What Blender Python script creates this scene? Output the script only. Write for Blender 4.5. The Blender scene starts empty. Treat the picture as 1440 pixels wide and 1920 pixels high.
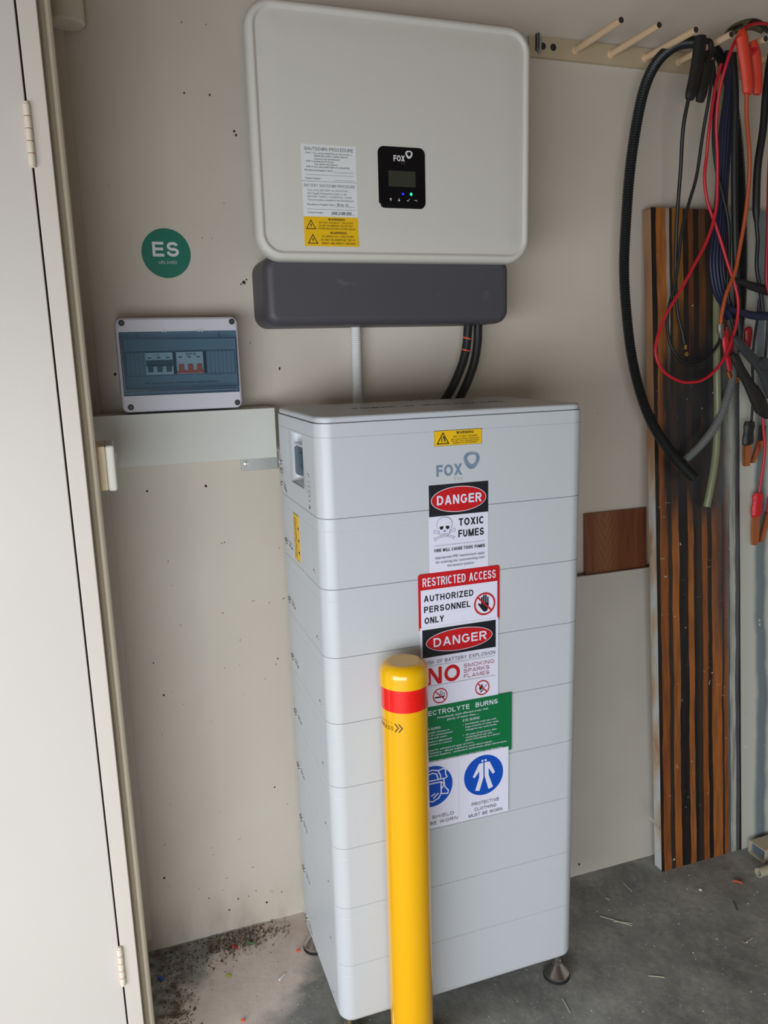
import bpy, bmesh, math, random
from mathutils import Vector, Matrix, Euler
random.seed(7)
SC = bpy.context.scene
COL = SC.collection

# ------------------------------------------------------------------ camera
# metres; x runs right along the back wall, y runs into the wall, z up. Battery front plane is y = 0.
CAM = Vector((-0.3529, -1.3929, 1.4842)); CROT = Euler((1.3729, 0.0271, -0.3364), 'XYZ'); FPX = 1474.65
cd = bpy.data.cameras.new('camera'); cam = bpy.data.objects.new('camera', cd); COL.objects.link(cam)
cam.location = CAM; cam.rotation_euler = CROT
cd.sensor_fit = 'VERTICAL'; cd.sensor_height = 24.0; cd.lens = FPX / 1920 * 24.0
cd.clip_start = 0.02; cd.clip_end = 50
SC.camera = cam
CM = CROT.to_matrix()
def at(u, v, y):
    """the point of the vertical plane at depth y that shows at pixel (u, v)"""
    d = CM @ Vector(((u - 720) / FPX, -(v - 960) / FPX, -1.0))
    return CAM + d * ((y - CAM.y) / d.y)
def on_floor(u, v, z=0.0):
    d = CM @ Vector(((u - 720) / FPX, -(v - 960) / FPX, -1.0))
    return CAM + d * ((z - CAM.z) / d.z)

# ------------------------------------------------------------------ colour view, world, daylight
SC.view_settings.view_transform = 'Standard'; SC.view_settings.look = 'None'
SC.view_settings.gamma = 1.0; SC.view_settings.use_curve_mapping = False
SC.view_settings.exposure = 0.0
w = bpy.data.worlds.new('world'); SC.world = w; w.use_nodes = True
w.node_tree.nodes['Background'].inputs[0].default_value = (0.75, 0.85, 1.0, 1)
w.node_tree.nodes['Background'].inputs[1].default_value = 0.6
def area(name, loc, target, sx, sy, power, color, spread=180):
    l = bpy.data.lights.new(name, 'AREA'); l.shape = 'RECTANGLE'; l.size = sx; l.size_y = sy
    l.energy = power; l.color = color; l.spread = math.radians(spread)
    o = bpy.data.objects.new(name, l); COL.objects.link(o); o.location = loc
    o.rotation_euler = (Vector(target) - Vector(loc)).to_track_quat('-Z', 'Y').to_euler()
    return o
# daylight through the big garage doorway (left and behind the photographer)
area('doorway_daylight', (-2.05, -1.75, 0.80), (0, -0.70, 0.22), 2.0, 1.1, 36, (0.94, 0.97, 1.0), 132)
area('rear_doorway_daylight', (-1.2, -3.2, 0.80), (-0.6, 0, 0.20), 1.6, 1.1, 21, (0.94, 0.97, 1.0), 110)

# ------------------------------------------------------------------ materials
def lin(c):
    c = c / 255.0
    return c / 12.92 if c <= 0.04045 else ((c + 0.055) / 1.055) ** 2.4
def rgb(r, g, b): return (lin(r), lin(g), lin(b), 1)
def pset(b, name, v):
    if name in b.inputs: b.inputs[name].default_value = v
MATS = {}
def mat(name, col, rough=0.5, metal=0.0, var=0.0, vscale=8.0, bump=0.0, bscale=60.0, coat=0.0, emit=None, spec=None, alpha=1.0):
    if name in MATS: return MATS[name]
    m = bpy.data.materials.new(name); m.use_nodes = True; MATS[name] = m
    nt = m.node_tree; b = nt.nodes['Principled BSDF']
    b.inputs['Base Color'].default_value = col; b.inputs['Roughness'].default_value = rough
    b.inputs['Metallic'].default_value = metal
    pset(b, 'Coat Weight', coat); pset(b, 'Coat Roughness', 0.08)
    if spec is not None: pset(b, 'Specular IOR Level', spec)
    if emit:
        pset(b, 'Emission Color', emit[0]); pset(b, 'Emission Strength', emit[1])
    tc = None
    if var or bump: tc = nt.nodes.new('ShaderNodeTexCoord')
    if var:
        n = nt.nodes.new('ShaderNodeTexNoise'); n.inputs['Scale'].default_value = vscale; n.inputs['Detail'].default_value = 5
        nt.links.new(tc.outputs['Object'], n.inputs['Vector'])
        r = nt.nodes.new('ShaderNodeValToRGB'); r.color_ramp.elements[0].position = 0.3; r.color_ramp.elements[1].position = 0.7
        r.color_ramp.elements[0].color = tuple(c * (1 - var) for c in col[:3]) + (1,)
        r.color_ramp.elements[1].color = tuple(min(1, c * (1 + var)) for c in col[:3]) + (1,)
        nt.links.new(n.outputs['Fac'], r.inputs['Fac']); nt.links.new(r.outputs['Color'], b.inputs['Base Color'])
    if bump:
        n2 = nt.nodes.new('ShaderNodeTexNoise'); n2.inputs['Scale'].default_value = bscale; n2.inputs['Detail'].default_value = 4
        nt.links.new(tc.outputs['Object'], n2.inputs['Vector'])
        bp = nt.nodes.new('ShaderNodeBump'); bp.inputs['Strength'].default_value = bump; bp.inputs['Distance'].default_value = 0.002
        nt.links.new(n2.outputs['Fac'], bp.inputs['Height']); nt.links.new(bp.outputs['Normal'], b.inputs['Normal'])
    return m

class NG:
    """small helper to wire node materials"""
    def __init__(s, name, rough=0.6):
        s.m = bpy.data.materials.new(name); s.m.use_nodes = True; s.nt = s.m.node_tree
        s.b = s.nt.nodes['Principled BSDF']; s.b.inputs['Roughness'].default_value = rough
        s.geo = s.nt.nodes.new('ShaderNodeNewGeometry')
        sp = s.nt.nodes.new('ShaderNodeSeparateXYZ'); s.nt.links.new(s.geo.outputs['Position'], sp.inputs[0])
        s.x, s.y, s.z = sp.outputs
    def val(s, sock, v):
        if isinstance(v, (int, float)): sock.default_value = v
        elif isinstance(v, tuple): sock.default_value = v
        else: s.nt.links.new(v, sock)
    def math(s, op, a, b=0.0, clamp=False):
        n = s.nt.nodes.new('ShaderNodeMath'); n.operation = op; n.use_clamp = clamp
        s.val(n.inputs[0], a); s.val(n.inputs[1], b); return n.outputs[0]
    def noise(s, scale, detail=4, vec=None, stretch=None, rough=0.5):
        n = s.nt.nodes.new('ShaderNodeTexNoise'); n.inputs['Scale'].default_value = scale; n.inputs['Detail'].default_value = detail
        n.inputs['Roughness'].default_value = rough
        mp = s.nt.nodes.new('ShaderNodeMapping'); s.nt.links.new(s.geo.outputs['Position'], mp.inputs['Vector'])
        if stretch: mp.inputs['Scale'].default_value = stretch
        s.nt.links.new(mp.outputs[0], n.inputs['Vector']); return n.outputs['Fac']
    def ramp(s, fac, stops, interp='LINEAR'):
        r = s.nt.nodes.new('ShaderNodeValToRGB'); cr = r.color_ramp; cr.interpolation = interp
        while len(cr.elements) < len(stops): cr.elements.new(0.5)
        for e, (p, c) in zip(cr.elements, stops): e.position = p; e.color = c if isinstance(c, tuple) else (c, c, c, 1)
        s.val(r.inputs['Fac'], fac); return r.outputs['Color']
    def mix(s, fac, a, b):
        n = s.nt.nodes.new('ShaderNodeMix'); n.data_type = 'RGBA'
        s.val(n.inputs[0], fac); s.val(n.inputs[6], a); s.val(n.inputs[7], b); return n.outputs[2]
    def box(s, sock, lo, hi, soft):
        """1 between lo and hi, with soft edges"""
        a = s.math('DIVIDE', s.math('SUBTRACT', sock, lo), soft, True)
        b = s.math('DIVIDE', s.math('SUBTRACT', hi, sock), soft, True)
        return s.math('MULTIPLY', a, b)
    def bump(s, h, strength=0.3, dist=0.002):
        bp = s.nt.nodes.new('ShaderNodeBump'); bp.inputs['Strength'].default_value = strength; bp.inputs['Distance'].default_value = dist
        s.nt.links.new(h, bp.inputs['Height']); s.nt.links.new(bp.outputs[0], s.b.inputs['Normal'])
    def out(s, c): s.nt.links.new(c, s.b.inputs['Base Color']); return s.m

# painted fibre-cement wall: cream, mottled, with faint scuffs and grime close to the floor
g = NG('wall_paint', 0.55)
n1 = g.noise(2.2, 4); n2 = g.noise(60, 4); n3 = g.noise(9, 6, stretch=(1.6, 1, 0.6))
c = g.ramp(n1, [(0.3, rgb(209, 200, 186)), (0.7, rgb(219, 211, 198))])
scuff = g.ramp(n2, [(0.24, 1.0), (0.29, 0.0)])
low = g.box(g.z, -1.0, 0.9, 0.8)
c = g.mix(g.math('MULTIPLY', g.math('MULTIPLY', scuff, low), 0.35), c, rgb(130, 118, 102))
grime = g.math('MULTIPLY', g.ramp(n3, [(0.42, 0.0), (0.62, 1.0)]), g.box(g.z, -0.1, 0.13, 0.12))
c = g.mix(g.math('MULTIPLY', grime, 0.4), c, rgb(132, 118, 100))
g.bump(g.noise(90, 3), 0.12); WALL = g.out(c)

g = NG('white_board_paint', 0.5)
c = g.ramp(g.noise(3, 4), [(0.3, rgb(196, 192, 180)), (0.7, rgb(208, 204, 194))]); PANEL = g.out(c)

g = NG('concrete', 0.72)
c = g.ramp(g.noise(5, 6, rough=0.65), [(0.32, rgb(120, 122, 120)), (0.5, rgb(148, 150, 146)), (0.68, rgb(176, 177, 172))])
blot = g.ramp(g.noise(14, 6, rough=0.7), [(0.50, 0.0), (0.66, 1.0)])
c = g.mix(g.math('MULTIPLY', blot, 0.5), c, rgb(188, 188, 182))
fine = g.ramp(g.noise(55, 5, rough=0.75), [(0.35, 0.0), (0.65, 1.0)])
c = g.mix(g.math('MULTIPLY', fine, 0.32), c, rgb(92, 94, 92))
rust = g.ramp(g.noise(7.3, 3), [(0.66, 0.0), (0.74, 1.0)])
c = g.mix(g.math('MULTIPLY', rust, 0.35), c, rgb(92, 70, 55))
speck = g.ramp(g.noise(150, 2), [(0.67, 0.0), (0.71, 1.0)])
c = g.mix(g.math('MULTIPLY', speck, 0.8), c, rgb(205, 200, 190))
wob = g.math('MULTIPLY', g.math('SUBTRACT', g.noise(9, 5), 0.5), 0.34)
px_ = g.math('ADD', g.math('ADD', g.x, wob), g.math('MULTIPLY', g.y, -0.9))
dust = g.math('MULTIPLY', g.box(px_, -0.62, -0.22, 0.08), g.box(g.math('ADD', g.y, wob), 0.05, 0.9, 0.12))
c = g.mix(g.math('MULTIPLY', dust, 0.85), c, g.ramp(g.noise(20, 5), [(0.3, rgb(226, 208, 198)), (0.7, rgb(238, 224, 214))]))
dirt = g.math('MULTIPLY', g.box(g.math('ADD', g.x, g.math('MULTIPLY', wob, 0.5)), -1.0, -0.27, 0.05), g.box(g.y, 0.0, 0.6, 0.1))
c = g.mix(g.math('MULTIPLY', dirt, g.ramp(g.noise(38, 6), [(0.36, 1.0), (0.58, 0.0)])), c, rgb(92, 78, 66))
g.bump(g.noise(60, 5), 0.35); FLOOR = g.out(c)

CEIL = mat('ceiling_board', rgb(134, 104, 78), 0.8, var=0.1)
DOORP = mat('door_paint', rgb(207, 201, 194), 0.42, var=0.015, vscale=3, bump=0.05, bscale=25)
JAMB = mat('jamb_paint', rgb(210, 203, 193), 0.45, var=0.02, vscale=5)
BEAD = mat('bead_paint', rgb(196, 184, 164), 0.5, var=0.03)
HINGE = mat('painted_hinge', rgb(226, 214, 196), 0.45)
RUST = mat('rust', rgb(170, 110, 60), 0.8)
BATT = mat('battery_shell', rgb(196, 201, 206), 0.38, spec=0.45)
INVW = mat('inverter_shell', rgb(212, 210, 202), 0.5, spec=0.4)
INVG = NG('charcoal_cover', 0.5)
sc1 = INVG.ramp(INVG.noise(16, 4, stretch=(1.0, 1, 2.6)), [(0.66, 0.0), (0.72, 1.0)])
INVG.out(INVG.mix(INVG.math('MULTIPLY', sc1, 0.12), rgb(76, 75, 82), rgb(150, 146, 142))); INVG = INVG.m
BLKG = mat('display_glass', rgb(10, 14, 20), 0.08, coat=0.6)
LCD = mat('lcd', rgb(58, 62, 52), 0.2)
LEDB = mat('blue_led', rgb(10, 30, 255), 0.4, emit=(rgb(20, 40, 255), 3.0))
LEDG = mat('green_led', rgb(20, 230, 130), 0.4, emit=(rgb(30, 255, 140), 2.4))
BLK = mat('black_print', rgb(24, 26, 34), 0.45)
INK = mat('grey_ink', rgb(70, 72, 78), 0.6)
WHT = mat('sign_white', rgb(226, 226, 244), 0.5)
LWHT = mat('label_white', rgb(228, 232, 234), 0.5)
REDS = mat('sign_red', rgb(196, 22, 30), 0.42)
DRED = mat('dark_red_print', rgb(160, 44, 52), 0.5)
GRNS = mat('sign_green', rgb(0, 112, 62), 0.45)
BLUS = mat('sign_blue', rgb(0, 76, 186), 0.45)
YELS = mat('label_yellow', rgb(236, 190, 12), 0.45)
ESG = mat('disc_green', rgb(0, 120, 98), 0.45)
LOGO = mat('logo_grey', rgb(118, 138, 162), 0.45)
LOGOL = mat('logo_light', rgb(160, 170, 182), 0.45)
ESSG = mat('ess_grey', rgb(172, 176, 180), 0.5)
YEL = mat('bollard_yellow', rgb(238, 176, 0), 0.2, coat=0.5)
YELC = mat('bollard_cap_yellow', rgb(238, 182, 4), 0.22, coat=0.4)
g = NG('reflective_red', 0.22)
tc = g.nt.nodes.new('ShaderNodeTexCoord'); ck = g.nt.nodes.new('ShaderNodeTexBrick'); mp = g.nt.nodes.new('ShaderNodeMapping')
mp.inputs['Rotation'].default_value = (0.7, 0, 0); g.nt.links.new(tc.outputs['Object'], mp.inputs['Vector']); g.nt.links.new(mp.outputs[0], ck.inputs['Vector'])
ck.inputs['Scale'].default_value = 160; ck.inputs['Color1'].default_value = rgb(238, 18, 14); ck.inputs['Color2'].default_value = rgb(246, 34, 26); ck.inputs['Mortar'].default_value = rgb(214, 12, 12)
g.nt.links.new(ck.outputs['Color'], g.b.inputs['Base Color']); pset(g.b, 'Coat Weight', 0.6); RBAND = g.m
MARK = mat('brown_print', rgb(96, 62, 14), 0.4)
STEEL = mat('stainless', rgb(200, 198, 194), 0.22, metal=1.0)
RUBBER = mat('black_rubber', rgb(22, 22, 24), 0.7)
CABLE = mat('black_cable', rgb(26, 27, 30), 0.5)
CONB = mat('black_conduit', rgb(30, 33, 34), 0.42)
CONW = mat('white_conduit', rgb(232, 234, 234), 0.5)
CONG = mat('grey_conduit', rgb(112, 114, 112), 0.5)
REDC = mat('red_cable', rgb(196, 30, 46), 0.42)
REDD = mat('deep_red_cable', rgb(150, 22, 34), 0.45)
ORG = mat('orange_cable', rgb(176, 78, 36), 0.5)
ORGT = mat('orange_print', rgb(240, 90, 40), 0.5)
NAVY = mat('navy_cable', rgb(26, 32, 62), 0.5)
CLBK = mat('black_clamp', rgb(28, 28, 26), 0.6)
CLGY = mat('dark_grey_clamp', rgb(52, 56, 58), 0.45)
CLRD = mat('red_clamp', rgb(222, 70, 46), 0.5)
CLRD2 = mat('crimson_clamp', rgb(206, 28, 44), 0.45)
COPPER = mat('copper', rgb(206, 128, 88), 0.32, metal=0.9)
BRASS = mat('brass', rgb(214, 180, 90), 0.3, metal=1.0)
GREYM = mat('grey_metal', rgb(120, 116, 110), 0.45, metal=0.6)
RAIL = mat('cream_rail', rgb(196, 180, 150), 0.45)
PEG = mat('peg_paint', rgb(226, 196, 160), 0.4)
DARK = mat('hollow_shade', rgb(42, 44, 46), 0.8)  # dark colour standing in for the shade in the door gap and hole ends
DUCT = mat('duct_paint', rgb(206, 208, 202), 0.45)
GALV = mat('galvanised', rgb(178, 180, 178), 0.45, metal=0.4)
BOXW = mat('box_plastic', rgb(206, 206, 218), 0.5)
BOXIN = mat('box_inner', rgb(150, 160, 168), 0.55)
BRKW = mat('breaker_white', rgb(226, 232, 230), 0.5)
BRKG = mat('breaker_grey', rgb(86, 92, 98), 0.5)
BRKO = mat('breaker_orange', rgb(240, 90, 20), 0.45)
SWB = mat('switch_block', rgb(226, 208, 170), 0.5, var=0.05, vscale=20)
SWW = mat('switch_white', rgb(226, 224, 214), 0.4)
PIPE = mat('pvc_pipe', rgb(228, 224, 208), 0.5, var=0.04)
TUBE = mat('cream_tube', rgb(186, 176, 152), 0.4)
FOIL = mat('cut_end', rgb(110, 128, 142), 0.4, metal=0.5)
def hosemat(name, col, tr):
    m = bpy.data.materials.new(name); m.use_nodes = True; nt = m.node_tree; b = nt.nodes['Principled BSDF']
    b.inputs['Base Color'].default_value = col; b.inputs['Roughness'].default_value = 0.25
    t = nt.nodes.new('ShaderNodeBsdfTransparent'); t.inputs[0].default_value = (0.85, 0.9, 0.75, 1)
    mx = nt.nodes.new('ShaderNodeMixShader'); mx.inputs[0].default_value = tr
    nt.links.new(b.outputs[0], mx.inputs[1]); nt.links.new(t.outputs[0], mx.inputs[2])
    nt.links.new(mx.outputs[0], nt.nodes['Material Output'].inputs[0]); return m
HOSE = hosemat('clear_hose', rgb(160, 164, 130), 0.5)
def smoked(name, tint, gl):
    m = bpy.data.materials.new(name); m.use_nodes = True; nt = m.node_tree; b = nt.nodes['Principled BSDF']
    b.inputs['Base Color'].default_value = rgb(70, 98, 118); b.inputs['Roughness'].default_value = 0.12
    t = nt.nodes.new('ShaderNodeBsdfTransparent'); t.inputs[0].default_value = tint
    mx = nt.nodes.new('ShaderNodeMixShader'); mx.inputs[0].default_value = gl
    nt.links.new(b.outputs[0], mx.inputs[1]); nt.links.new(t.outputs[0], mx.inputs[2])
    nt.links.new(mx.outputs[0], nt.nodes['Material Output'].inputs[0]); return m
SMOKE = smoked('smoked_window', (0.66, 0.80, 0.88, 1), 0.70)
SMOKE2 = smoked('smoked_cover', (0.55, 0.57, 0.60, 1), 0.6)

# ------------------------------------------------------------------ mesh helpers
class MB:
    def __init__(s): s.v = []; s.f = []; s.m = []; s.mats = []
    def mi(s, m):
        if m not in s.mats: s.mats.append(m)
        return s.mats.index(m)
    def add(s, vs, fs, m):
        o = len(s.v); s.v += [tuple(p) for p in vs]; i = s.mi(m)
        for f in fs: s.f.append([o + k for k in f]); s.m.append(i)
        return s
    def box(s, x0, x1, y0, y1, z0, z1, m, sh=None):
        P = [(x, y, z) for z in (z0, z1) for x, y in ((x0, y0), (x1, y0), (x1, y1), (x0, y1))]
        if sh: P = [(x + sh(z), y, z) for x, y, z in P]
        return s.add(P, [(3, 2, 1, 0), (4, 5, 6, 7), (0, 1, 5, 4), (1, 2, 6, 5), (2, 3, 7, 6), (3, 0, 4, 7)], m)
    def loft(s, rings, m, cap0=True, cap1=True, closed=True):
        n = len(rings[0]); V = [p for r in rings for p in r]; F = []
        for k in range(len(rings) - 1):
            for i in range(n if closed else n - 1):
                j = (i + 1) % n; F.append((k * n + i, k * n + j, (k + 1) * n + j, (k + 1) * n + i))
        if cap0: F.append(tuple(range(n - 1, -1, -1)))
        if cap1: F.append(tuple((len(rings) - 1) * n + i for i in range(n)))
        return s.add(V, F, m)
    def build(s, name, parent=None, bevel=0.0, smooth=True, ang=35, seg=2, fix=True):
        me = bpy.data.meshes.new(name); me.from_pydata(s.v, [], s.f)
        for m in s.mats: me.materials.append(m)
        me.polygons.foreach_set('material_index', s.m)
        if fix:
            bm = bmesh.new(); bm.from_mesh(me); bmesh.ops.recalc_face_normals(bm, faces=bm.faces); 
            if bevel: 
                bmesh.ops.remove_doubles(bm, verts=bm.verts, dist=1e-6)
                es = [e for e in bm.edges if len(e.link_faces) == 2 and e.calc_face_angle(0) > 0.6]
                bmesh.ops.bevel(bm, geom=es, offset=bevel, segments=seg, profile=0.5, affect='EDGES', clamp_overlap=True)
            bm.to_mesh(me); bm.free()
        if smooth:
            me.polygons.foreach_set('use_smooth', [True] * len(me.polygons))
            me.set_sharp_from_angle(angle=math.radians(ang))
        o = bpy.data.objects.new(name, me); COL.objects.link(o)
        if smooth:
            w_ = o.modifiers.new('weighted_normals', 'WEIGHTED_NORMAL'); w_.keep_sharp = True; w_.weight = 90
        if parent: o.parent = parent; o.matrix_parent_inverse = Matrix.Translation(-parent.location)
        return o
def tag(o, label, cat, group=None, kind=None):
    o['label'] = label; o['category'] = cat
    if group: o['group'] = group
    if kind: o['kind'] = kind
    return o
def thing(name, loc, label, cat, group=None):
    o = bpy.data.objects.new(name, None); COL.objects.link(o); o.location = loc; o.empty_display_size = 0.05
    bpy.context.view_layer.update()
    return tag(o, label, cat, group)
def struct(o): o['kind'] = 'structure'; return o
def rrect(cx, cy, w, h, r, seg=6):
    r = max(1e-4, min(r, w / 2 - 1e-5, h / 2 - 1e-5)); P = []
    for k, (sx, sy) in enumerate(((1, 1), (-1, 1), (-1, -1), (1, -1))):
        for i in range(seg + 1):
            a = math.pi / 2 * (k + i / seg); P.append((cx + sx * (w / 2 - r) + r * math.cos(a), cy + sy * (h / 2 - r) + r * math.sin(a)))
    return P
def plan_loft(mb, x0, x1, y0, y1, r, levels, m, seg=8, caps=(True, True)):
    """rounded-rectangle plan stacked in z: levels are (z, inset)"""
    R = []
    for z, i in levels:
        R.append([(px, py, z) for px, py in rrect((x0 + x1) / 2, (y0 + y1) / 2, x1 - x0 - 2 * i, y1 - y0 - 2 * i, max(r - i, 0.001), seg)])
    return mb.loft(R, m, *caps)
def face_loft(mb, x0, x1, z0, z1, r, levels, m, seg=8, caps=(True, True)):
    """rounded-rectangle elevation stacked in y: levels are (y, inset)"""
    R = []
    for y, i in levels:
        R.append([(px, y, pz) for px, pz in rrect((x0 + x1) / 2, (z0 + z1) / 2, x1 - x0 - 2 * i, z1 - z0 - 2 * i, max(r - i, 0.001), seg)])
    return mb.loft(R, m, *caps)
def lathe(mb, c, prof, m, seg=40, axis='z'):
    R = []
    for r, h in prof:
        ring = []
        for i in range(seg):
            a = 2 * math.pi * i / seg; u, v = max(r, 1e-5) * math.cos(a), max(r, 1e-5) * math.sin(a)
            if axis == 'z': ring.append((c[0] + u, c[1] + v, c[2] + h))
            elif axis == 'y': ring.append((c[0] + u, c[1] + h, c[2] + v))
            else: ring.append((c[0] + h, c[1] + u, c[2] + v))
        R.append(ring)
    return mb.loft(R, m)
def smoothpath(P, step=0.008):
    P = [Vector(p) for p in P]
    Q = [2 * P[0] - P[1]] + P + [2 * P[-1] - P[-2]]; out = []
    for i in range(1, len(Q) - 2):
        a, b, c, d = Q[i - 1:i + 3]; n = max(2, int((c - b).length / step))
        for k in range(n):
            t = k / n
            out.append(0.5 * ((2 * b) + (c - a) * t + (2 * a - 5 * b + 4 * c - d) * t * t + (-a + 3 * b - 3 * c + d) * t ** 3))
    out.append(P[-1]); return out
def sweep(mb, P, r, m, seg=10, rib=0.0, pitch=0.005, radii=None, flat=1.0, raw=False, step=0.008):
    """round tube along P; rib = ridge height; radii = (t, r) stops; flat scales the depth (y) of the section"""
    S = [Vector(p) for p in P] if raw else smoothpath(P, step)
    if rib:
        L = [0]
        for a, b in zip(S, S[1:]): L.append(L[-1] + (b - a).length)
        n = int(L[-1] / (pitch / 2)); T = []; k = 0
        for i in range(n + 1):
            d = L[-1] * i / n
            while k < len(L) - 2 and L[k + 1] < d: k += 1
            t = (d - L[k]) / max(1e-9, L[k + 1] - L[k]); T.append(S[k].lerp(S[k + 1], t))
        S = T
    N = len(S); rings = []; up = None
    for i, p in enumerate(S):
        t = (S[min(i + 1, N - 1)] - S[max(i - 1, 0)]).normalized()
        if up is None: up = t.cross(Vector((0, 1, 0))); up = up.normalized() if up.length > 1e-3 else t.orthogonal().normalized()
        up = (up - t * up.dot(t)).normalized(); sd = t.cross(up)
        rr = r
        if radii:
            f = i / (N - 1)
            for (t0, r0), (t1, r1) in zip(radii, radii[1:]):
                if t0 <= f <= t1: rr = r0 + (r1 - r0) * (f - t0) / max(1e-9, t1 - t0); break
        if rib: rr = rr + (rib if i % 2 else 0)
        rings.append([p + up * (rr * math.cos(2 * math.pi * k / seg)) + sd * (rr * flat * math.sin(2 * math.pi * k / seg)) for k in range(seg)])
    return mb.loft(rings, m)

# ------------------------------------------------------------------ flat print: signs, labels, lettering
TCACHE = {}
def text_geo(body, bold):
    k = (body, bold)
    if k in TCACHE: return TCACHE[k]
    cu = bpy.data.curves.new('t', 'FONT'); cu.body = body; cu.size = 1; cu.resolution_u = 3; cu.offset = bold; cu.fill_mode = 'FRONT'
    o = bpy.data.objects.new('t', cu); me = bpy.data.meshes.new_from_object(o)
    V = [(v.co.x, v.co.y) for v in me.vertices]; F = [tuple(p.vertices) for p in me.polygons]
    bpy.data.objects.remove(o); bpy.data.meshes.remove(me); bpy.data.curves.remove(cu)
    if not V: V = [(0, 0)]; F = []
    x0 = min(v[0] for v in V); x1 = max(v[0] for v in V)
    TCACHE[k] = (V, F, x0, x1); return TCACHE[k]
def _arc(cx, cy, rx, ry, a0, a1, n=14):
    return [(cx + rx * math.cos(math.radians(a0 + (a1 - a0) * i / n)), cy + ry * math.sin(math.radians(a0 + (a1 - a0) * i / n))) for i in range(n + 1)]
# capital lettering drawn with even strokes: width, bands ('p' square ended path, 'd' diagonal cut level, 'c' closed path)
GL = {
 'A': (.98, [('d', (0, 0), (.5, 1)), ('d', (.5, 1), (1, 0)), ('p', [(.22, .27), (.78, .27)])]),
 'B': (.88, [('p', [(0, 0), (0, 1), (.55, 1)] + _arc(.55, .76, .36, .24, 90, -90) + [(0, .52)]), ('p', [(.55, .52)] + _arc(.58, .26, .42, .26, 90, -90) + [(0, 0)])]),
 'C': (.92, [('p', _arc(.52, .5, .52, .5, 38, 322, 24))]),
 'D': (.92, [('c', [(0, 0), (0, 1), (.40, 1)] + _arc(.42, .5, .58, .5, 80, -80, 18) + [(.40, 0)])]),
 'E': (.80, [('p', [(1, 1), (0, 1), (0, 0), (1, 0)]), ('p', [(0, .52), (.92, .52)])]),
 'F': (.74, [('p', [(1, 1), (0, 1), (0, 0)]), ('p', [(0, .50), (.86, .50)])]),
 'G': (.98, [('p', _arc(.5, .5, .5, .5, 42, 340, 24) + [(.985, .47), (.62, .47)])]),
 'H': (.88, [('p', [(0, 0), (0, 1)]), ('p', [(1, 0), (1, 1)]), ('p', [(0, .52), (1, .52)])]),
 'I': (.26, [('p', [(.5, 0), (.5, 1)])]), 'J': (.7, [('p', [(1, 1), (1, .3)] + _arc(.5, .3, .5, .3, 0, -170))]),
 'K': (.92, [('p', [(0, 0), (0, 1)]), ('d', (1, 1), (.02, .36)), ('d', (.36, .58), (1.02, 0))]),
 'L': (.76, [('p', [(0, 1), (0, 0), (1, 0)])]),
 'M': (1.08, [('p', [(0, 0), (0, 1)]), ('p', [(1, 0), (1, 1)]), ('d', (.02, 1), (.5, 0)), ('d', (.98, 1), (.5, 0))]),
 'N': (.90, [('p', [(0, 0), (0, 1)]), ('p', [(1, 0), (1, 1)]), ('d', (.02, 1), (.98, 0))]),
 'O': (1.0, [('c', _arc(.5, .5, .5, .5, 0, 345, 23))]),
 'P': (.84, [('p', [(0, 0), (0, 1), (.55, 1)] + _arc(.58, .73, .42, .27, 90, -90) + [(0, .46)])]),
 'Q': (1.0, [('c', _arc(.5, .5, .5, .5, 0, 345, 23)), ('p', [(.62, .28), (.98, .0)])]),
 'R': (.92, [('p', [(0, 0), (0, 1), (.55, 1)] + _arc(.55, .74, .40, .26, 90, -90) + [(0, .48)]), ('d', (.52, .48), (1.0, 0))]),
 'S': (.86, [('p', _arc(.5, .745, .47, .255, 18, 262, 16) + _arc(.5, .262, .49, .262, 78, -165, 16))]),
 'T': (.84, [('p', [(0, 1), (1, 1)]), ('p', [(.5, 1), (.5, 0)])]),
 'U': (.88, [('p', [(0, 1), (0, .38)] + _arc(.5, .36, .5, .36, 180, 360) + [(1, .38), (1, 1)])]),
 'V': (.94, [('d', (0, 1), (.5, 0)), ('d', (.5, 0), (1, 1))]),
 'W': (1.3, [('d', (0, 1), (.26, 0)), ('d', (.26, 0), (.5, 1)), ('d', (.5, 1), (.74, 0)), ('d', (.74, 0), (1, 1))]),
 'X': (.94, [('d', (0, 0), (1, 1)), ('d', (0, 1), (1, 0))]),
 'Y': (.94, [('d', (0, 1), (.5, .42)), ('d', (1, 1), (.5, .42)), ('p', [(.5, .5), (.5, 0)])]),
 'Z': (.84, [('p', [(0, 1), (1, 1)]), ('p', [(0, 0), (1, 0)]), ('d', (1, 1), (0, 0))]),
 '0': (.76, [('c', _arc(.5, .5, .5, .5, 0, 345, 23))]), '3': (.76, [('p', _arc(.5, .75, .46, .25, 150, -80) + _arc(.5, .26, .48, .26, 80, -150))]),
 '4': (.80, [('p', [(.74, 0), (.74, 1), (.02, .30), (1, .30)])]),
 '8': (.76, [('c', _arc(.5, .76, .42, .24, 0, 345)), ('c', _arc(.5, .27, .5, .27, 0, 345))]),
 ':': (.24, [('p', [(.5, .10), (.5, .12)]), ('p', [(.5, .62), (.5, .64)])]), '.': (.24, [('p', [(.5, .02), (.5, .04)])]),
 '-': (.5, [('p', [(0, .38), (1, .38)])]), '/': (.4, [('d', (0, 0), (1, 1))]), '&': (.95, [('p', [(1, 0), (.2, .72)] + _arc(.45, .78, .26, .22, 190, -20) + [(.1, .36)] + _arc(.42, .26, .42, .26, 160, 330) + [(1, .5)])]),
}
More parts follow.
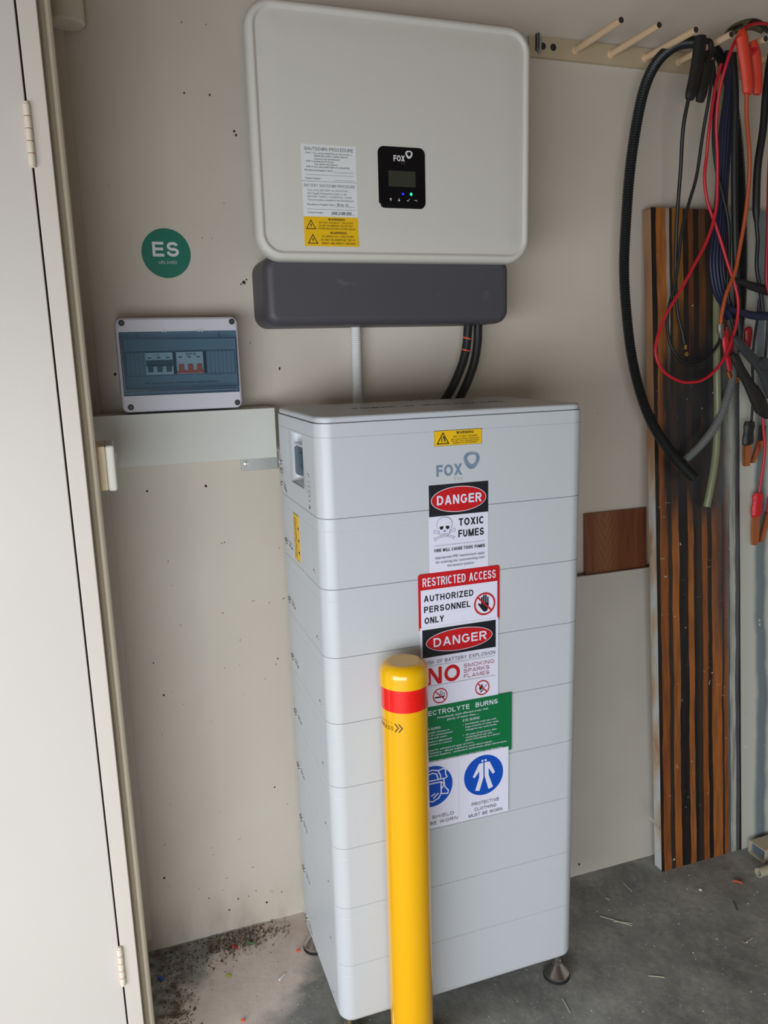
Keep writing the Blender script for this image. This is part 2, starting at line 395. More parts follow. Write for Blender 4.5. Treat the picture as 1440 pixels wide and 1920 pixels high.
class Print:
    """shapes drawn on a surface; frame(u, v, w) gives the world point, w is the height off the surface"""
    def __init__(s, frame, w=0.0): s.mb = MB(); s.fr = frame; s.w = w
    def put(s, V, F, m, dw=0.00012):
        s.w += dw; s.mb.add([s.fr(u, v, s.w) for u, v in V], F, m)
    def plate(s, P, m, th=0.0006):
        n = len(P); a = [s.fr(u, v, s.w) for u, v in P]; b = [s.fr(u, v, s.w + th) for u, v in P]
        s.mb.loft([a, b], m); s.w += th
    def rect(s, u0, v0, u1, v1, m): s.put([(u0, v0), (u1, v0), (u1, v1), (u0, v1)], [(0, 1, 2, 3)], m)
    def poly(s, P, m): s.put(P, [tuple(range(len(P)))], m)
    def ellipse(s, u, v, a, b, m, n=48): s.poly([(u + a * math.cos(2 * math.pi * i / n), v + b * math.sin(2 * math.pi * i / n)) for i in range(n)], m)
    def ring(s, u, v, a, b, t, m, n=48):
        V = []
        for i in range(n):
            c_, s_ = math.cos(2 * math.pi * i / n), math.sin(2 * math.pi * i / n)
            V += [(u + a * c_, v + b * s_), (u + (a - t) * c_, v + (b - t) * s_)]
        s.put(V, [(2 * i, (2 * i + 2) % (2 * n), (2 * i + 3) % (2 * n), 2 * i + 1) for i in range(n)], m)
    def line(s, P, t, m, closed=False):
        s.w += 0.00008
        Q = list(P) + ([P[0]] if closed else [])
        for (a, b), (c_, d) in zip(Q, Q[1:]):
            s.w += 0.00001
            L = math.hypot(c_ - a, d - b) or 1e-9; ex, ey = (c_ - a) / L * t / 2, (d - b) / L * t / 2
            s.mb.add([s.fr(a - ex - -ey * -1 * 0 + ey, b - ey - ex, s.w), s.fr(c_ + ex + ey, d + ey - ex, s.w), s.fr(c_ + ex - ey, d + ey + ex, s.w), s.fr(a - ex - ey, b - ey + ex, s.w)], [(0, 1, 2, 3)], m)
    def text(s, body, u0, u1, v0, v1, m, bold=0.0, slant=0.0):
        """cap letters fill v0..v1 (baseline..cap height), the line fills u0..u1"""
        if not slant and all(c_ == ' ' or c_ in GL for c_ in body): return s.caps(body, u0, u1, v0, v1, m, min(.24, .115 + bold * 2.6))
        bold = 0.0; V, F, a, b = text_geo(body, bold); sx = (u1 - u0) / max(1e-6, b - a); sy = (v1 - v0) / 0.70
        s.put([(u0 + (x - a) * sx + slant * y * sy, v0 + y * sy) for x, y in V], F, m)
    def caps(s, body, u0, u1, v0, v1, m, t=0.19, gap=0.20):
        """even stroked capitals filling u0..u1 x v0..v1; t is the stroke as a share of the height"""
        H = v1 - v0; s.w += 0.00008
        ws = [0.42 if c_ == ' ' else GL[c_][0] for c_ in body]; tot = sum(ws) + gap * (len(body) - 1); k = (u1 - u0) / tot; x = u0; T = min(t * H, .255 * k)
        def quad(P): s.mb.add([s.fr(a, b, s.w) for a, b in P], [tuple(range(len(P)))], m)
        for c_, wd in zip(body, ws):
            W = wd * k
            if c_ != ' ':
                wk = s.w
                for st in GL[c_][1]:
                    s.w += 0.00003
                    if st[0] == 'd':
                        (a0, b0), (a1, b1) = st[1:]; y0, y1 = v0 + b0 * H, v0 + b1 * H
                        h = T * 0.5; 
                        for _ in range(3):
                            X0, X1 = x + h + a0 * (W - 2 * h), x + h + a1 * (W - 2 * h); h = T / 2 * math.hypot(X1 - X0, y1 - y0) / abs(y1 - y0)
                        quad([(X0 - h, y0), (X0 + h, y0), (X1 + h, y1), (X1 - h, y1)])
                    else:
                        Q = [(x + T / 2 + a * (W - T), v0 + T / 2 + b * (H - T)) for a, b in st[1]]
                        P = [Q[0]]
                        for q in Q[1:]:
                            if math.hypot(q[0] - P[-1][0], q[1] - P[-1][1]) > T * .04: P.append(q)
                        n = len(P); cl = st[0] == 'c'; L_ = []; R_ = []
                        def dr(a, b):
                            l = math.hypot(b[0] - a[0], b[1] - a[1]) or 1e-9; return ((b[0] - a[0]) / l, (b[1] - a[1]) / l)
                        for i in range(n):
                            d0 = dr(P[i - 1], P[i]) if (i or cl) else dr(P[0], P[1]); d1 = dr(P[i], P[(i + 1) % n]) if (i < n - 1 or cl) else d0
                            if len(P) == 2: d0 = d1 = dr(P[0], P[1])
                            nx, ny = -(d0[1] + d1[1]), d0[0] + d1[0]; l = math.hypot(nx, ny) or 1e-9; nx /= l; ny /= l
                            f = T / 2 / max(.5, nx * -d0[1] + ny * d0[0]); px_, py_ = P[i]
                            if not cl and i == 0 and n < 8: px_ -= d1[0] * T / 2; py_ -= d1[1] * T / 2
                            if not cl and i == n - 1 and (n < 8 or P[-1][0] < x + T): px_ += d0[0] * T / 2; py_ += d0[1] * T / 2
                            if not cl and i == 0 and n >= 8 and abs(d1[0]) < .01: px_ -= d1[0] * T / 2; py_ -= d1[1] * T / 2
                            L_.append((px_ + nx * f, py_ + ny * f)); R_.append((px_ - nx * f, py_ - ny * f))
                        for i in range(n if cl else n - 1):
                            j = (i + 1) % n; e_ = [s.w + 5e-6 * q for q in (i, i, i + 1, i + 1)]; s.mb.add([s.fr(a, b, w_) for (a, b), w_ in zip((L_[i], R_[i], R_[j], L_[j]), e_)], [(0, 1, 2, 3)], m)
                s.w = wk
            x += (wd + gap) * k
    def build(s, name, parent=None): return s.mb.build(name, parent, smooth=False, fix=False)
def front(y): return lambda u, v, w: (u, y - w, v)
def side(x): return lambda u, v, w: (x - w, -u, v)      # u runs towards the viewer, i.e. along -y
def warn_tri(p, cx, cy, s, m, bolt=True):
    p.line([(cx - s, cy - s * 0.8), (cx + s, cy - s * 0.8), (cx, cy + s * 0.95)], s * 0.16, m, True)
    if bolt: p.poly([(cx + .12 * s, cy + .5 * s), (cx - .22 * s, cy - .1 * s), (cx, cy - .08 * s), (cx - .1 * s, cy - .62 * s), (cx + .25 * s, cy + .08 * s), (cx + .02 * s, cy + .06 * s)], m)
def prohibit(p, cx, cy, r, t, m):
    p.ring(cx, cy, r, r, t, m); d = (r - t / 2) * 0.7071
    p.line([(cx - d, cy + d), (cx + d, cy - d)], t, m)
def fox_logo(p, u0, u1, v0, v1, m, ml, mark=True, bold=0.035):
    """letters in u0..u1 x v0..v1 with the rounded triangular ring up at the right"""
    p.caps('FOX', u0, u1, v0, v1, m, .215, .10)
    if mark:
        W = u1 - u0; cx, cy, r = u1 + 0.37 * W, v0 + 1.25 * (v1 - v0), 0.31 * W
        def tri(s_, ox=0, oy=0, rot=0.0):
            P = []
            for i in range(48):
                a = 2 * math.pi * i / 48; q = s_ * (1 + 0.075 * math.cos(3 * (a - math.radians(28) - rot))); P.append((cx + ox + q * math.cos(a), cy + oy + q * math.sin(a)))
            return P
        def band(A, B, mm):
            V = [q for ab in zip(A, B) for q in ab]; n = len(A)
            p.put(V, [(2 * i, (2 * i + 2) % (2 * n), (2 * i + 3) % (2 * n), 2 * i + 1) for i in range(n)], mm)
        band(tri(r), tri(r * 0.76, -0.04 * r, 0.03 * r), m)
        band(tri(r * 0.80, -0.03 * r, 0.05 * r, 0.4), tri(r * 0.74, -0.03 * r, 0.05 * r, 0.4), ml)
        band(tri(r * 0.78, -0.05 * r, 0.04 * r, 0.15), tri(r * 0.56, 0.02 * r, 0.09 * r, 0.15), m)

# ================================================================== the room
YW = 0.475                                    # back wall surface
XL, XR, YR, ZC = -2.15, 2.6, -3.3, 2.46
mb = MB(); mb.box(XL - .1, XR + .1, YR - .1, YW + .1, -0.1, 0, FLOOR); struct(mb.build('floor', smooth=False))
mb = MB(); mb.box(XL - .1, XR + .1, YR - .1, YW + .1, ZC, ZC + .1, CEIL); struct(mb.build('ceiling', smooth=False))
mb = MB(); mb.box(-0.42, XR + .1, YW, YW + .1, 0, ZC, WALL); wall_back = struct(mb.build('wall_back', smooth=False))
mb = MB(); mb.box(XR, XR + .1, YR, YW, 0, ZC, WALL); struct(mb.build('wall_right', smooth=False))
mb = MB(); mb.box(XL - .1, XL, YR, -3.25, 0, ZC, WALL); mb.box(XL - .1, XL, -0.9, 0.1, 0, ZC, WALL); mb.box(XL - .1, XL, -3.25, -0.9, 1.5, ZC, WALL); struct(mb.build('wall_far_left', smooth=False))
mb = MB(); mb.box(XL, -2.05, YR - .1, YR, 0, ZC, WALL); mb.box(-0.35, XR, YR - .1, YR, 0, ZC, WALL); mb.box(-2.05, -0.35, YR - .1, YR, 1.5, ZC, WALL); struct(mb.build('wall_rear', smooth=False))
# the narrow return between the door frame and the back wall
mb = MB(); mb.box(-0.42, -0.390, 0.10, YW, 0, ZC, WALL); struct(mb.build('wall_left', smooth=False))
sh = lambda z: -0.0026 * (z - 1.1)             # the old door frame leans a touch
mb = MB(); mb.box(XL, -1.26, 0.055, 0.15, 0, ZC, WALL); mb.box(-1.26, -0.40, 0.055, 0.15, 2.32, ZC, WALL); struct(mb.build('wall_partition', smooth=False))
door = MB(); door.box(-1.215, -0.4315, 0.052, 0.09, 0.01, 2.28, DOORP, sh); d1 = struct(door.build('door_1', bevel=0.0015, seg=2))
hm = MB()
def hinge(z0, z1, xg):
    h = MB(); n = 5; L = (z1 - z0) / n; x = xg; y = 0.047
    for k in range(n):
        lathe(h, (x + sh((z0 + z1) / 2), y, z0 + k * L), [(0.002, 0), (0.0052, 0.0006), (0.0055, 0.002), (0.0055, L - .002), (0.0052, L - .0006), (0.002, L)], HINGE, 14)
    lathe(h, (x + sh(z0), y, z0 - .003), [(0.002, 0), (0.0045, 0.001), (0.0045, 0.003)], HINGE, 12)
    lathe(h, (x + sh(z0), y, z1), [(0.0045, 0), (0.0040, 0.003), (0.001, 0.004)], HINGE, 12)
    for k in range(1, n): lathe(h, (x + sh(z0), y, z0 + k * L - .0005), [(0.0053, 0), (0.0053, 0.001)], RUST, 14)
    return h.build('hinge', d1)
hinge(1.793, 1.884, -0.4300); hinge(0.283, 0.364, -0.4295)
mb = MB(); mb.box(-0.4285, -0.3995, 0.050, 0.115, 0, 2.32, JAMB, sh); mb.box(-1.25, -0.3995, 0.050, 0.115, 2.285, 2.33, JAMB, sh)
mb.box(-0.47, -0.4285, 0.0925, 0.115, 0, 2.32, DARK, sh); struct(mb.build('trim_1', bevel=0.002))  # dark strip added behind the door gap: blocks light, its colour gives the shade
mb = MB()
R = []
for z in (0, 2.33):
    x = sh(z); R.append([(-0.402 + x, 0.115, z), (-0.402 + x, 0.082, z), (-0.392 + x, 0.078, z), (-0.3885 + x, 0.072, z), (-0.384 + x, 0.070, z), (-0.3805 + x, 0.073, z), (-0.3795 + x, 0.078, z), (-0.3795 + x, 0.115, z)])
mb.loft(R, BEAD); struct(mb.build('trim_2', ang=20))
mb = MB(); mb.box(-0.390, -0.3705, 0.452, YW, 0.05, ZC, JAMB); struct(mb.build('trim_3', bevel=0.002))
# nail holes and knocks in the back wall
HOLE = mat('nail_hole', rgb(58, 40, 32), 0.9); SMUDGE = mat('wall_smudge', rgb(150, 136, 118), 0.8)
for u, v, r in [(345, 174, 2.6), (393, 178, 2.8), (439, 246, 3), (442, 253, 3.4), (457, 529, 5), (462, 524, 3), (452, 533, 2.4), (524, 691, 3.2), (469, 643, 1.6), (216, 702, 4), (276, 921, 3.4), (386, 911, 3.6),
                (307, 1303, 3), (308, 1646, 3.4), (500, 1692, 3), (430, 1706, 2.6), (421, 1017, 1.8), (515, 1476, 2.6), (447, 1685, 2), (392, 1684, 1.8), (340, 42, 1.6), (386, 46, 1.4), (379, 446, 1.4), (397, 447, 1.3), (770, 751, 2.2), (793, 750, 2.2), (420, 381, 1.3), (480, 1670, 1.6), (339, 1172, 1.6), (288, 1243, 2.2), (466, 1680, 1.5), (528, 1672, 1.6), (505, 1130, 1.4), (521, 1235, 2.2), (518, 1245, 1.6), (1120, 775, 1.2), (203, 348, 1.2)]:
    p = at(u, v, YW); rr = r / FPX * (p - CAM).length * 0.62
    P = []
    for i in range(12):
        q = rr * random.uniform(0.7, 1.3); a = 2 * math.pi * i / 12; P.append((p.x + q * math.cos(a), YW - 0.0004, p.z + q * math.sin(a) * random.uniform(.8, 1.3)))
    h = MB().add(P, [tuple(range(12))], HOLE).build('nail_hole', wall_back, smooth=False, fix=False)

for k in range(26):
    u, v = random.uniform(300, 540), random.uniform(980, 1700); p = at(u, v, YW); a = random.uniform(0, 3.14); L = random.uniform(.0015, .006); t_ = random.uniform(.0006, .0014)
    P = [(p.x + L * math.cos(a) * c_ - t_ * math.sin(a) * d_, YW - .0003, p.z + L * math.sin(a) * c_ + t_ * math.cos(a) * d_) for c_, d_ in ((1, .2), (.3, 1), (-.6, .8), (-1, -.1), (-.2, -1), (.7, -.7))]
    MB().add(P, [tuple(range(6))], SMUDGE).build('scuff_mark', wall_back, smooth=False, fix=False)

# ================================================================== battery stack
BW, BD, BR, HM, Z0 = 0.570, 0.366, 0.031, 0.138, 0.080
ordinals = ['eighth and lowest', 'seventh', 'sixth', 'fifth', 'fourth', 'third', 'second', 'first']
extra = ['standing on four steel feet', 'just above the lowest one', 'behind the upper part of the bollard post, carrying no stickers above the floor third', 'carrying the protective clothing notice', 'crossed by the green burns notice', 'crossed by the second danger sign', 'crossed by the restricted access notice', 'with a yellow sticker on its left side']
labels = ['white battery module at the very bottom of the stack, standing on steel feet',
          'plain white battery module resting on the bottom one of the stack',
          'plain white battery module just below the blue protective clothing notice',
          'white battery module behind the blue protective clothing discs',
          'white battery module behind the green electrolyte burns notice',
          'white battery module behind the lower red danger oval',
          'white battery module behind the authorized personnel only notice',
          'white battery module directly under the tall top unit, behind the skull notice']
def module_levels(z0, z1, first=False):
    L = [(z0, 0.010), (z0 + 0.002, 0.004), (z0 + 0.006, 0.0012), (z0 + 0.012, 0)] if first else [(z0 + .0001, 0.0022), (z0 + 0.0006, 0.0008), (z0 + 0.0014, 0)]
    zl = z1 - 0.0245
    return L + [(zl - 0.0010, 0), (zl - 0.0004, 0.0007), (zl + 0.0004, 0.0007), (zl + 0.0010, 0.0001), (z1 - 0.0014, 0.0001), (z1 - 0.0006, 0.0008), (z1, 0.0022)]
def screw(parent, y, z, m=STEEL):
    s = MB(); lathe(s, (0, y, z), [(0.0052, 0.0), (0.0052, -0.003), (0.004, -0.0045), (0.0015, -0.0046), (0.001, -0.003)], m, 16, 'x'); return s.build('screw', parent)
for i in range(8):
    z0 = Z0 + HM * i; z1 = z0 + HM
    t = thing('battery_module', (0.285, 0.18, z0), labels[i], 'battery module', 'stacked white battery modules')
    mb = MB(); plan_loft(mb, 0, BW, 0, BD, BR, module_levels(z0, z1, i == 0), BATT, 10); mb.build('casing', t, ang=50)
    zs = z0 + 0.030
    screw(t, 0.316, zs + .004); screw(t, 0.306, zs + .001)
    p = Print(side(0), 0.0001); p.line([(-0.292, zs + .006), (-0.262, zs + 0.004)], 0.0016, INK); p.line([(-0.268, zs - .004), (-0.258, zs - 0.005)], 0.004, INK)
    p.line([(-0.288, zs - 0.001), (-0.276, zs - .003)], 0.003, INK); p.build('printed_marking', t)
    p = Print(side(0), 0.0001); p.ellipse(-0.068, z0 + .026, 0.003, 0.0028, INK, 12); p.ellipse(-0.056, z0 + .024, 0.0014, 0.0014, INK, 10); p.build('indicator_dots', t)
    if i == 0:
        for fx, fy in ((0.546, 0.036), (0.024, 0.036), (0.024, 0.338), (0.546, 0.338)):
            f = MB(); lathe(f, (fx, fy, 0), [(0.028, 0.007), (0.0305, 0.008), (0.0305, 0.014), (0.0125, 0.034), (0.0105, 0.036), (0.0105, 0.044), (0.0080, 0.046), (0.0080, Z0 + .004)], STEEL, 40); fo = f.build('levelling_foot', t, ang=25)
            f = MB(); lathe(f, (fx, fy, 0), [(0.027, 0.0), (0.0315, 0.001), (0.0315, 0.0075), (0.027, 0.0085)], RUBBER, 36); f.build('rubber_pad', fo)
# the taller control unit on top, with its isolator in a recess of the left side
ZT = Z0 + 8 * HM; ZG = 1.3625
top = thing('battery_control_unit', (0.285, 0.18, ZT), 'tall white top unit of the battery stack with flat lid, grey logo and recessed isolator', 'battery unit')
mb = MB(); zl = 1.3370
plan_loft(mb, 0, BW, 0, BD, BR, [(ZT + .0001, .0022), (ZT + .0006, .0008), (ZT + .0014, 0), (zl - .001, 0), (zl - .0004, .0009), (zl + .0004, .0009), (zl + .001, .0001), (ZG - .001, .0001), (ZG, .001)], BATT, 10)
body = mb.build('casing', None, ang=50)
RY0, RY1, RZ0, RZ1 = 0.117, 0.236, 1.225, 1.333
cut = MB(); R = []
for x, ins in ((-0.01, 0), (0.020, 0.0), (0.045, 0.012)):
    R.append([(x, a, b) for a, b in rrect((RY0 + RY1) / 2, (RZ0 + RZ1) / 2, RY1 - RY0 - 2 * ins, RZ1 - RZ0 - 2 * ins, 0.008, 4)])
cut.loft(R, BATT); co = cut.build('cutter', None)
md = body.modifiers.new('b', 'BOOLEAN'); md.object = co; md.operation = 'DIFFERENCE'; md.solver = 'EXACT'
body.modifiers.remove(body.modifiers['weighted_normals'])
bpy.context.view_layer.update(); dg = bpy.context.evaluated_depsgraph_get()
nm = bpy.data.meshes.new_from_object(body.evaluated_get(dg)); body.modifiers.clear(); body.data = nm; w_ = body.modifiers.new('weighted_normals', 'WEIGHTED_NORMAL'); w_.keep_sharp = True; w_.weight = 90; bpy.data.objects.remove(co)
body.parent = top; body.matrix_parent_inverse = Matrix.Translation(-top.location)
mb = MB(); plan_loft(mb, .003, BW - .003, .003, BD - .003, BR - .003, [(ZG, .004), (ZG + .0015, .004), (ZG + .0016, 0.0), (ZG + .008, 0), (ZG + .0108, .0012), (ZG + .0125, .0045), (ZG + .0128, .009)], BATT, 10); mb.build('lid', top, ang=50)
p = Print(lambda u, v, w_: (u, v, ZG + .0128 + w_), 0.0001)
p.text('POWER UP WITH FOX ESS', 0.125, 0.47, 0.165, 0.195, INK, 0.02); p.build('lid_lettering', top)
p = Print(front(0), 0.0001); fox_logo(p, 0.2350, 0.2900, 1.2485, 1.2710, LOGO, LOGOL); p.text('E S S', 0.2725, 0.2895, 1.2385, 1.2450, ESSG, 0.0)
p.build('logo', top)
iso = MB(); iso.box(0.030, 0.046, 0.138, 0.210, 1.246, 1.312, BRKW)
R = []
for z, ins in ((1.247, 0.004), (1.250, 0), (1.302, 0), (1.305, 0.004)):
    R.append([(x_, y_, z) for x_, y_ in [(0.034, 0.212 - ins), (0.012 + ins, 0.212 - ins), (0.002 + ins, 0.200 - ins), (-0.003 + ins, 0.170), (0.002 + ins, 0.142 + ins), (0.012 + ins, 0.132 + ins), (0.034, 0.132 + ins)]])
iso_o = iso.build('isolator_switch', top, bevel=0.001)
c2 = MB().loft(R, SMOKE2); c2.build('smoked_cover', iso_o, ang=50)
c3 = MB(); c3.box(0.010, 0.034, 0.142, 0.178, 1.256, 1.296, BRKG); c3.box(0.012, 0.036, 0.180, 0.206, 1.262, 1.290, BRKW); c3.build('rotary_knob', iso_o, bevel=0.003)
c4 = MB(); c4.box(0.004, 0.040, 0.130, 0.214, 1.305, 1.311, BATT); c4.build('cover_hood', iso_o, bevel=0.002)
for yy, zz in ((0.334, 1.256), (0.324, 1.255), (0.333, 1.2375), (0.323, 1.236), (0.331, 1.2075)): screw(top, yy, zz)
p = Print(side(0), 0.0001)
p.ring(-0.328, 1.247, 0.013, 0.024, 0.0012, ESSG)
p.line([(-0.318, 1.211), (-0.292, 1.207)], .0016, INK); p.line([(-0.306, 1.203), (-0.300, 1.199)], .005, INK); p.line([(-0.294, 1.198), (-0.288, 1.194)], .004, INK)
p.build('connector_markings', top); p = Print(side(0), 0.0001)
for k in range(6): p.ellipse(-0.077, 1.256 - .0095 * k, 0.0024, 0.0016, INK, 12)
p.line([(-0.067, 1.247), (-0.067, 1.218)], 0.001, ESSG)
p.line([(-0.083, 1.262), (-0.071, 1.260)], 0.001, INK); p.line([(-0.083, 1.200), (-0.070, 1.198)], 0.001, INK); p.ellipse(-0.077, 1.195, .003, .003, INK, 12)
p.build('status_markings', top)

# ------------------------------------------------------------------ notices on the front of the stack
def sign(name, label, x0, z0, x1, z1, m, lay, r=0.0, cat='sign'):
    p = Print(front(-0.0002), 0.0009 * lay)
    p.plate(rrect((x0 + x1) / 2, (z0 + z1) / 2, x1 - x0, z1 - z0, r, 4) if r else [(x0, z0), (x1, z0), (x1, z1), (x0, z1)], m)
    return p
def done(p, name, label, cat='sign', group=None): return tag(p.build(name), label, cat, group or {'danger_sign': 'safety notices on the battery stack', 'restricted_access_sign': 'safety notices on the battery stack', 'explosion_danger_sign': 'safety notices on the battery stack', 'first_aid_sign': 'safety notices on the battery stack', 'protective_clothing_sign': 'safety notices on the battery stack', 'shutdown_label': 'labels on the inverter', 'battery_shutdown_label': 'labels on the inverter', 'inverter_warning_label': 'labels on the inverter'}.get(name))

p = sign('', '', 0.231, 1.3075, 0.3320, 1.3372, YELS, 0)
p.line([(.2313, 1.3078), (.3317, 1.3078), (.3317, 1.3369), (.2313, 1.3369)], 0.0006, INK, True)
warn_tri(p, 0.2495, 1.3215, 0.0118, BLK, False)
p.poly([(0.2485, 1.3185 + .008), (.2515, 1.3260), (.254, 1.3215), (.2545, 1.3155), (.2525, 1.3155), (.2515, 1.3205)], BLK); p.line([(.2468, 1.3235), (.2472, 1.3155)], .0014, BLK)
p.text('WARNING', 0.2775, 0.3145, 1.3292, 1.3345, BLK, .03)
p.text('ARC FLASH HAZARD', 0.2705, 0.3220, 1.3225, 1.3262, BLK, .0)
p.text('ARC FLASH HAZARD APPROPRIATE', 0.2665, 0.3260, 1.3181, 1.3205, BLK, .01)
p.text('PPE AND TOOLS REQUIRED WHILE', 0.2665, 0.3260, 1.3143, 1.3167, BLK, .01)
p.text('WORKING ON THIS EQUIPMENT', 0.2700, 0.3220, 1.3105, 1.3129, BLK, .01)
done(p, 'warning_sticker', 'small yellow arc flash hazard warning sticker above the grey logo', 'sticker')

# danger / toxic fumes
p = sign('', '', 0.2180, 1.046, 0.3460, 1.2325, WHT, 0)
p.rect(0.2180, 1.1700, 0.3460, 1.2325, BLK)
p.ellipse(0.2820, 1.2012, 0.0596, 0.0257, WHT); p.ellipse(0.2820, 1.2012, 0.0584, 0.0245, REDS)
p.text('DANGER', 0.2350, 0.3315, 1.1922, 1.2105, WHT, .03)
p.text('TOXIC', 0.2810, 0.3360, 1.1468, 1.1618, BLK, .035); p.text('FUMES', 0.2800, 0.3360, 1.1235, 1.1385, BLK, .035)
# skull and crossed bones, drawn in outline
cx, cy = 0.2500, 1.1465; k = 0.0225
def sk(P, cx=cx, cy=cy, k=k): return [(cx + a * k, cy + b * k) for a, b in P]
for sgn in (1, -1):
    A = [(-1.05 * sgn, -.28), (-.92 * sgn, -.12), (-.82 * sgn, -.24), (.82 * sgn, -.86), (1.0 * sgn, -.88), (.94 * sgn, -1.0), (.86 * sgn, -1.12), (.76 * sgn, -.98), (-.86 * sgn, -.40), (-1.0 * sgn, -.44)]
    p.line(sk(A), 0.00045, BLK, True)
SKL = [(-.42, -.62), (-.50, -.30), (-.68, 0.0), (-.74, .34), (-.60, .70), (-.30, .90), (0, .95), (.30, .90), (.60, .70), (.74, .34), (.68, 0.0), (.50, -.30), (.42, -.62), (.22, -.84), (-.22, -.84)]
p.poly(sk(SKL), WHT); p.line(sk(SKL), 0.0005, BLK, True)
p.poly(sk([(-.46, .12), (-.14, .16), (-.10, -.02), (-.26, -.18), (-.44, -.10)]), BLK); p.poly(sk([(.46, .12), (.14, .16), (.10, -.02), (.26, -.18), (.44, -.10)]), BLK)
p.poly(sk([(-.02, -.14), (-.11, -.36), (-.03, -.40)]), BLK); p.poly(sk([(.02, -.14), (.11, -.36), (.03, -.40)]), BLK)
p.line(sk([(-.34, -.50), (0, -.58), (.34, -.50)]), .0004, BLK); p.line(sk([(-.32, -.66), (0, -.74), (.32, -.66)]), .0004, BLK)
for q in (-.24, -.12, 0, .12, .24): p.line(sk([(q, -.54), (q, -.70)]), .0003, BLK)
p.line([(0.2275, 1.1112), (0.3370, 1.1112)], 0.0004, BLK)
p.text('FIRE WILL CAUSE TOXIC FUMES', 0.2270, 0.3370, 1.0985, 1.1045, BLK, .03)
p.text('Appropriate PPE requirements apply', 0.2280, 0.3360, 1.0845, 1.0892, INK, .0)
p.text('for entering the room/working with', 0.2295, 0.3355, 1.0755, 1.0802, INK, .0)
p.text('the battery systems', 0.2540, 0.3120, 1.0665, 1.0712, INK, .0)
done(p, 'danger_sign', 'white toxic fumes notice with skull and crossbones under a red danger oval')

# restricted access
X0, X1 = 0.1920, 0.3712
p = sign('', '', X0, 0.938, X1, 1.0568, REDS, 1, 0.0055)
p.rect(X0 + .0052, 0.940, X1 - .0052, 1.0236, WHT)
p.text('RESTRICTED ACCESS', 0.2015, 0.3625, 1.0305, 1.0480, WHT, .03)
p.text('AUTHORIZED', 0.2035, 0.3120, 0.9990, 1.0122, BLK, .03); p.text('PERSONNEL', 0.2035, 0.3052, 0.9762, 0.9894, BLK, .03); p.text('ONLY', 0.2040, 0.2465, 0.9532, 0.9664, BLK, .03)
hx, hz = 0.3365, 0.9785
p.poly([(hx - .0075, hz + .002), (hx - .0070, hz - .006), (hx - .004, hz - .0145), (hx + .001, hz - .0172), (hx + .006, hz - .0155), (hx + .0092, hz - .009), (hx + .0100, hz + .002)], BLK)
for q, t_, h_ in ((-.0060, .0034, .0125), (-.0018, .0034, .0165), (.0026, .0034, .0160), (.0070, .0030, .0115)):
    p.line([(hx + q, hz - .004), (hx + q + .0004, hz + h_)], t_, BLK); p.ellipse(hx + q + .0004, hz + h_ + .001, t_ / 2, t_ / 2 + .0006, BLK, 14)
p.poly([(hx - .0050, hz - .013), (hx - .0150, hz + .0005), (hx - .0135, hz + .0030), (hx - .0112, hz + .0020), (hx - .0060, hz - .003)], BLK)
prohibit(p, hx, hz, 0.0240, 0.0034, REDS)
done(p, 'restricted_access_sign', 'red bordered notice reading restricted access with a crossed out hand')

# danger / battery explosion
p = sign('', '', 0.1940, 0.770, 0.3680, 0.9460, WHT, 2)
p.rect(0.1985, 0.8818, 0.3622, 0.9410, BLK)
p.ellipse(0.2803, 0.9114, 0.0742, 0.0238, WHT); p.ellipse(0.2803, 0.9114, 0.0730, 0.0226, REDS)
p.text('DANGER', 0.2225, 0.3415, 0.9020, 0.9208, WHT, .025)
p.text('RISK OF BATTERY EXPLOSION', 0.2000, 0.3605, 0.8668, 0.8745, BLK, .0); p.line([(0.199, 0.8632), (0.3600, 0.8632)], .0004, BLK)
p.caps('NO', 0.2080, 0.2800, 0.8225, 0.8585, REDS, .20, .16)
for s_, a, b, z in (('SMOKING', .2885, .3580, .8478), ('SPARKS', .2885, .3470, .8362), ('FLAMES', .2885, .3470, .8246)): p.text(s_, a, b, z, z + .0080, DRED, 0)
p.line([(0.199, 0.8200), (0.3600, 0.8200)], .0004, BLK)
cx, cz = 0.2350, 0.7955
p.line([(cx - .0105, cz - .003), (cx + .0045, cz - .003)], .0028, BLK); p.line([(cx + .0062, cz - .003), (cx + .0080, cz - .003)], .0028, BLK)
p.line([(cx + .010, cz - .002), (cx + .010, cz + .004), (cx + .005, cz + .005), (cx + .004, cz + .008)], .0010, BLK); p.line([(cx + .006, cz + .001), (cx + .001, cz + .003), (cx + .000, cz + .008), (cx + .004, cz + .010)], .0010, BLK)
prohibit(p, cx, cz, .0163, .0021, REDS)
cx, cz = 0.3300, 0.7970
p.poly([(cx - .007, cz - .003), (cx - .006, cz + .004), (cx - .003, cz + .001), (cx - .001, cz + .009), (cx + .0015, cz + .003), (cx + .001, cz - .004), (cx - .001, cz - .001), (cx - .003, cz - .005)], BLK)
p.line([(cx - .004, cz - .009), (cx + .001, cz - .0055)], .0022, BLK); p.line([(cx + .003, cz - .001), (cx + .010, cz + .005)], .0016, LOGO)
prohibit(p, cx, cz, .0163, .0021, REDS)
done(p, 'explosion_danger_sign', 'white battery explosion notice with large red NO under a danger oval')

